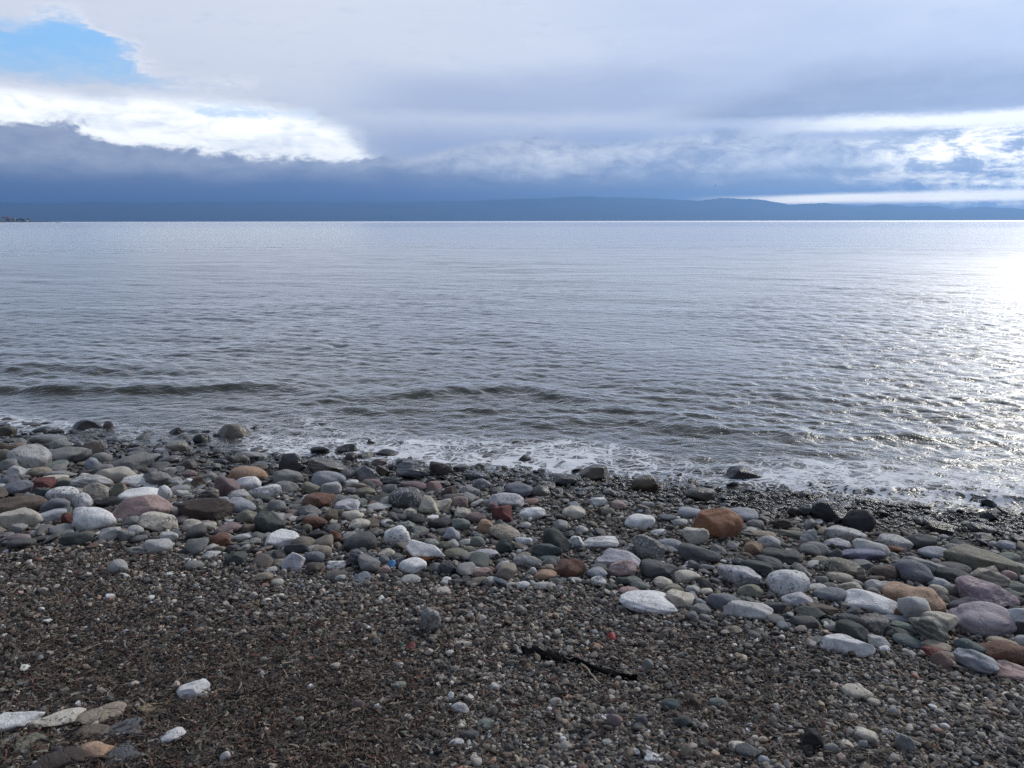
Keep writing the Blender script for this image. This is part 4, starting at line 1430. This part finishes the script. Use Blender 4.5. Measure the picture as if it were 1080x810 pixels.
scrap('plastic_scrap', 433, 685, 9, 4, (.22, .05, .05), 'faded red scrap beside a green fleck left of centre', 'litter', 2)
scrap('plastic_scrap', 424, 684, 5, 2, (.05, .13, .08), 'tiny green fleck touching the faded red scrap', 'litter', 3)
scrap('plastic_scrap', 434, 722, 5, 3, (.16, .03, .035), 'tiny dark red bit in the lower centre gravel', 'litter', 4)
scrap('plastic_scrap', 413, 599, 9, 7, (.08, .24, .48), 'small bright blue fragment among the cobbles behind the gravel', 'litter', 5)

# ------------------------------------------------------------------ far shore: hills, headland, houses, boat
def hills():
    prof = [(-700, 216), (-400, 212), (0, 213), (200, 212), (400, 213), (540, 210), (620, 207), (690, 209), (735, 212), (760, 209), (800, 211), (830, 216), (870, 214),
            (905, 218), (935, 216), (960, 219), (985, 217), (1005, 221), (1040, 219), (1080, 222), (1200, 225), (1500, 229), (1800, 231)]
    q = np.array([azel(*p) for p in prof]); q = q[np.argsort(q[:, 0])]
    az = np.linspace(-48, 48, 900); rr = np.linspace(9300, 13000, 40)
    A, Rr = np.meshgrid(np.radians(az), rr)
    el = np.interp(np.degrees(A), q[:, 0], q[:, 1])
    top = np.tan(np.radians(np.maximum(el, 0.05))) * 12000
    x = np.sin(A) * Rr; y = np.cos(A) * Rr
    t = np.clip((Rr - 9300) / 2700, 0, 1); b = np.clip((13000 - Rr) / 1000, 0, 1)
    rise = (t * t * (3 - 2 * t)) * b ** 0.5
    nz = vnoise(x / 900, y / 900, 5, 5); nz2 = vnoise(x / 260, y / 260, 8, 3)
    ridge = np.exp(-((Rr - 12000) / 250) ** 2)
    z = top * rise * (1 - 0.55 * (1 - ridge) * nz) + (nz2 - .5) * 34 * rise - 4 * (1 - t) ** 8
    ny, nx = z.shape; idx = np.arange(nx * ny).reshape(ny, nx)
    f = np.stack([idx[:-1, :-1], idx[:-1, 1:], idx[1:, 1:], idx[1:, :-1]], -1).reshape(-1, 4)
    m, nt, out = new_mat('wooded_hill'); p = principled(nt, out)
    geo = nt.nodes.new('ShaderNodeNewGeometry'); n = noise_tex(nt, geo.outputs['Position'], 0.004, 6, 0.6)
    setp(nt, p, 'Base Color', cmix(nt, n.sm(.4, .65), (.015, .026, .028), (.05, .055, .05))); setp(nt, p, 'Roughness', 0.95)
    o = mesh_np('hills', np.stack([x.ravel(), y.ravel(), z.ravel()], 1), f, m); tag(o, kind='structure')
hills()

wall_m = simple_mat('pale_render', (.72, .70, .66), .8, .8, .1, .02); roof_m = simple_mat('tile_roof', (.26, .12, .08), .8, 1.5, .2, .03)
grey_wall = simple_mat('grey_render', (.40, .38, .36), .8, .8, .1, .02)
win_m = simple_mat('dark_window', (.03, .035, .04), .2, 1, .1, .001)
def box_np(x0, x1, y0, y1, z0, z1):
    v = [(x, y, z) for z in (z0, z1) for y in (y0, y1) for x in (x0, x1)]
    return v, [(0, 1, 3, 2)[::-1], (4, 5, 7, 6), (0, 1, 5, 4), (2, 3, 7, 6)[::-1], (0, 2, 6, 4)[::-1], (1, 3, 7, 5)]
def mk(name, V, F, mat, parent):
    me = bpy.data.meshes.new(name); me.from_pydata([tuple(q) for q in V], [], F); me.materials.append(mat); me.update()
    return link(bpy.data.objects.new(name, me), parent)
def house(name, x, y, z, w, d, h, label, group, wm, rot=0.0, flat=False):
    r = link(bpy.data.objects.new(name, None)); r.location = (x, y, z); r.rotation_euler = (0, 0, rot)
    tag(r, label, 'house' if name == 'house' else 'building', group)
    v, f = box_np(-w / 2, w / 2, -d / 2, d / 2, -1, h); mk('wall', v, f, wm, r)
    if flat:
        v, f = box_np(-w / 2 - .3, w / 2 + .3, -d / 2 - .3, d / 2 + .3, h + .01, h + .6); mk('roof', v, f, grey_wall, r)
    else:
        e = .5; hh = w * .22
        V = [(-w / 2 - e, -d / 2 - e, h + .01), (w / 2 + e, -d / 2 - e, h + .01), (w / 2 + e, d / 2 + e, h + .01), (-w / 2 - e, d / 2 + e, h + .01), (-w / 2 - e, 0, h + hh), (w / 2 + e, 0, h + hh)]
        mk('roof', V, [(0, 1, 5, 4), (2, 3, 4, 5), (0, 4, 3), (1, 2, 5), (3, 2, 1, 0)], roof_m, r)
    nf = max(1, int(h // 3))
    for k in range(nf):
        for j in range(3):
            cx = (j - 1) * w * .3; v, f = box_np(cx - .6, cx + .6, -d / 2 - .06, -d / 2 + .02, k * 3 + 1, k * 3 + 2.3)
            mk('window', v, f, win_m, r)
    return r

def headland():
    # low spit running out from the left, some 2.4 km off
    D = 2400.0
    def at(u, v=232.5):
        d = ray(u, v); return d[0] / d[1] * D, D
    xl = at(-260)[0]; xr = at(29)[0]; nx, ny = 140, 24
    xs = np.linspace(xl, xr, nx); ys = np.linspace(D - 20, D + 160, ny)
    Xg, Yg = np.meshgrid(xs, ys); fx = np.clip((xr - Xg) / 50, 0, 1) ** .6; fy = np.sin(np.clip((Yg - ys[0]) / (ys[-1] - ys[0]), 0, 1) * PI) ** .5
    Z = (4.0 + 3 * vnoise(Xg / 40, Yg / 40, 3, 3)) * fx * fy - 0.6
    idx = np.arange(nx * ny).reshape(ny, nx); f = np.stack([idx[:-1, :-1], idx[:-1, 1:], idx[1:, 1:], idx[1:, :-1]], -1).reshape(-1, 4)
    m = simple_mat('scrub', (.06, .062, .042), .9, .05, .4, .2)
    o = mesh_np('terrain_spit', np.stack([Xg.ravel(), Yg.ravel(), Z.ravel()], 1), f, m); tag(o, kind='structure')
    zt = 3.6
    for u, w, h, lab, wm in ((2, 20, 8.0, 'long pale house at the left frame edge on the far spit', wall_m), (9.3, 11, 7.5, 'white house left of the dark trees on the far spit', wall_m), (23.6, 6.5, 7.5, 'small white house near the tip of the far spit', wall_m), (-14, 12, 7, 'pale house on the far spit beyond the left frame edge', wall_m), (5.6, 7, 6, 'small grey house between two pale ones on the far spit', grey_wall)):
        x, y = at(u); house('house', x, y + 22, zt, w, 8, h, lab, 'houses on the far spit', wm)
    leaf = simple_mat('dark_foliage', (.028, .04, .024), .8, .6, .5, .2); bark = simple_mat('bark', (.06, .045, .035), .9)
    labs = ['dark tree beside the white house on the far spit', 'dark bushy tree in the middle of the far spit', 'taller dark tree right of the spit middle', 'dark tree left of the small white tip house', 'dark tree at the very tip of the far spit', 'low dark tree behind the long pale house']
    for (u, h), lab in zip(((12.5, 8), (15.3, 7), (18, 9), (20.5, 7.5), (26.4, 8), (4, 9)), labs):
        x, y = at(u); t = link(bpy.data.objects.new('tree', None)); t.location = (x, y + 16, zt - .5); tag(t, lab, 'tree', 'trees on the far spit')
        v, f = box_np(-.3, .3, -.3, .3, 0, h * .5); mk('trunk', v, f, bark, t)
        g = np.random.default_rng(int(u * 10)); V, Fc = [], []; b = 0
        for k in range(7):
            vv, ff = stone_shape(g.uniform(3, 5.5), 4, g.uniform(2.5, 4.5), 'a', k + int(u * 7), 2)
            V.append(vv + np.array([g.normal(0, 1.4), g.normal(0, 1.2), h * .62 + g.normal(0, 1.1)])); Fc.append(ff + b); b += len(vv)
        c = mesh_np('crown', np.concatenate(V), np.concatenate(Fc), leaf, True, t)
headland()

def far_town():
    g = np.random.default_rng(8); D = 9150.0
    us = [(599, 'a'), (603, 'a'), (607, 'a'), (611, 'a'), (615, 'a'), (619, 'a'), (634, 'b'), (638, 'b'), (642, 'b'), (647, 'b'), (653, 'b'), (659, 'b'), (709, 'c'), (234, 'd'), (241, 'd'), (248, 'd')]
    lab = {'a': ('pale block in the left cluster of the far-shore town', 'buildings of the far town, left cluster'), 'b': ('pale block in the right cluster of the far-shore town', 'buildings of the far town, right cluster'),
           'c': ('lone pale block on the far shore right of the town', None), 'd': ('white block on the far shore at left under the dark hills', 'white blocks on the far shore at left')}
    for u, k in us:
        d = ray(u, 232); x = d[0] / d[1] * D
        r = link(bpy.data.objects.new('far_building', None)); r.location = (x, D + g.uniform(0, 60), -0.5)
        w, h = g.uniform(22, 40), g.uniform(14, 34) if k != 'd' else g.uniform(12, 16)
        tag(r, lab[k][0], 'building', lab[k][1])
        v, f = box_np(-w / 2, w / 2, -7, 7, 0, h); mk('wall', v, f, wall_m, r)
        v, f = box_np(-w / 2 - .5, w / 2 + .5, -7.5, 7.5, h + .02, h + 1.2); mk('roof', v, f, grey_wall, r)
far_town()

def boat():
    D = 1500.0; d = ray(61, 233); x = d[0] / d[1] * D
    r = link(bpy.data.objects.new('boat', None)); r.location = (x, D, 0); tag(r, 'small white motor boat far out near the left horizon', 'boat')
    st = [(-4.2, 1.25, 1.0), (-2, 1.4, 1.0), (1, 1.3, 1.1), (3, .8, 1.3), (4.3, .08, 1.55)]
    V, F = [], []
    for sx, b, h in st: V += [(sx, -b, h), (sx, -b * .75, -.2), (sx, 0, -.5), (sx, b * .75, -.2), (sx, b, h)]
    for i in range(4):
        for k in range(4): a = i * 5 + k; F.append((a, a + 1, a + 6, a + 5))
        F.append((i * 5, (i + 1) * 5, (i + 1) * 5 + 4, i * 5 + 4))
    F.append((0, 4, 3, 2, 1))
    wm = simple_mat('white_hull', (.8, .8, .8), .35, 2, .05, .001)
    mk('hull', V, F, wm, r)
    V = [(-2.2, -.9, 1.0), (1.2, -.9, 1.1), (.5, -.8, 2.5), (-2.0, -.8, 2.5), (-2.2, .9, 1.0), (1.2, .9, 1.1), (.5, .8, 2.5), (-2.0, .8, 2.5)]
    mk('cabin', V, [(0, 1, 2, 3), (7, 6, 5, 4), (1, 5, 6, 2), (3, 2, 6, 7), (0, 3, 7, 4)], wm, r)
    V, F = box_np(-1.7, .3, -.93, .93, 1.75, 2.3); mk('window', V, F, win_m, r)
boat()

def bird():
    D = 300.0; d = ray(755, 196); k = D / d[1]; P = d * k
    m = simple_mat('dark_plumage', (.06, .06, .065), .7)
    V = [(-.0, .28, 0), (.05, .1, .03), (-.05, .1, .03), (0, .1, -.05), (.05, -.12, .02), (-.05, -.12, .02), (0, -.12, -.04), (.03, -.3, 0), (-.03, -.3, 0),
         (.22, .08, .12), (.22, -.04, .12), (.55, -.02, .06), (.52, -.10, .06), (-.22, .08, .12), (-.22, -.04, .12), (-.55, -.02, .06), (-.52, -.10, .06)]
    F = [(0, 1, 2), (0, 3, 1), (0, 2, 3), (1, 4, 5, 2), (1, 3, 6, 4), (2, 5, 6, 3), (4, 7, 8, 5), (6, 8, 7), (4, 6, 7), (5, 8, 6), (1, 9, 10, 4), (9, 11, 12, 10), (2, 5, 14, 13), (13, 14, 16, 15)]
    me = bpy.data.meshes.new('gull'); me.from_pydata(V, [], F); me.materials.append(m)
    so = link(bpy.data.objects.new('gull', me)); so.location = (P[0], P[1], CAM_Z + P[2]); so.rotation_euler = (0, R(12), R(60))
    sd = so.modifiers.new('thick', 'SOLIDIFY'); sd.thickness = 0.015
    tag(so, 'tiny dark gull flying low over the sea before the grey cloud', 'bird')
bird()

# ------------------------------------------------------------------ air
def haze():
    V, F = box_np(-15500, 15500, -800, 13200, -6.0, 432)
    m, nt, out = new_mat('haze_air')
    v = nt.nodes.new('ShaderNodeVolumePrincipled'); nt.links.new(v.outputs[0], out.inputs['Volume'])
    v.inputs['Color'].default_value = (.27, .53, 1.0, 1); v.inputs['Density'].default_value = HAZE_D; v.inputs['Anisotropy'].default_value = 0.6
    o = mk('haze', V, F, m, None); tag(o, 'thin blue sea haze that fades the far hills', 'haze', kind='stuff')
HAZE_D = 1.4e-4
haze()

# ------------------------------------------------------------------ picture
sc.view_settings.view_transform = 'Standard'; sc.view_settings.look = 'None'
sc.view_settings.exposure = 0.0; sc.view_settings.gamma = 1.0; sc.view_settings.use_curve_mapping = False
cy = sc.cycles
cy.use_denoising = True; cy.denoiser = "OPENIMAGEDENOISE"; cy.denoising_prefilter = "NONE"; cy.denoising_input_passes = "RGB_ALBEDO_NORMAL"
cy.max_bounces = 6; cy.diffuse_bounces = 2; cy.glossy_bounces = 3; cy.transmission_bounces = 2; cy.transparent_max_bounces = 6; cy.volume_bounces = 0
cy.caustics_reflective = False; cy.caustics_refractive = False; cy.sample_clamp_indirect = 4.0; cy.sample_clamp_direct = 12.0
cy.use_adaptive_sampling = False
sc.render.resolution_x = 1024; sc.render.resolution_y = 768
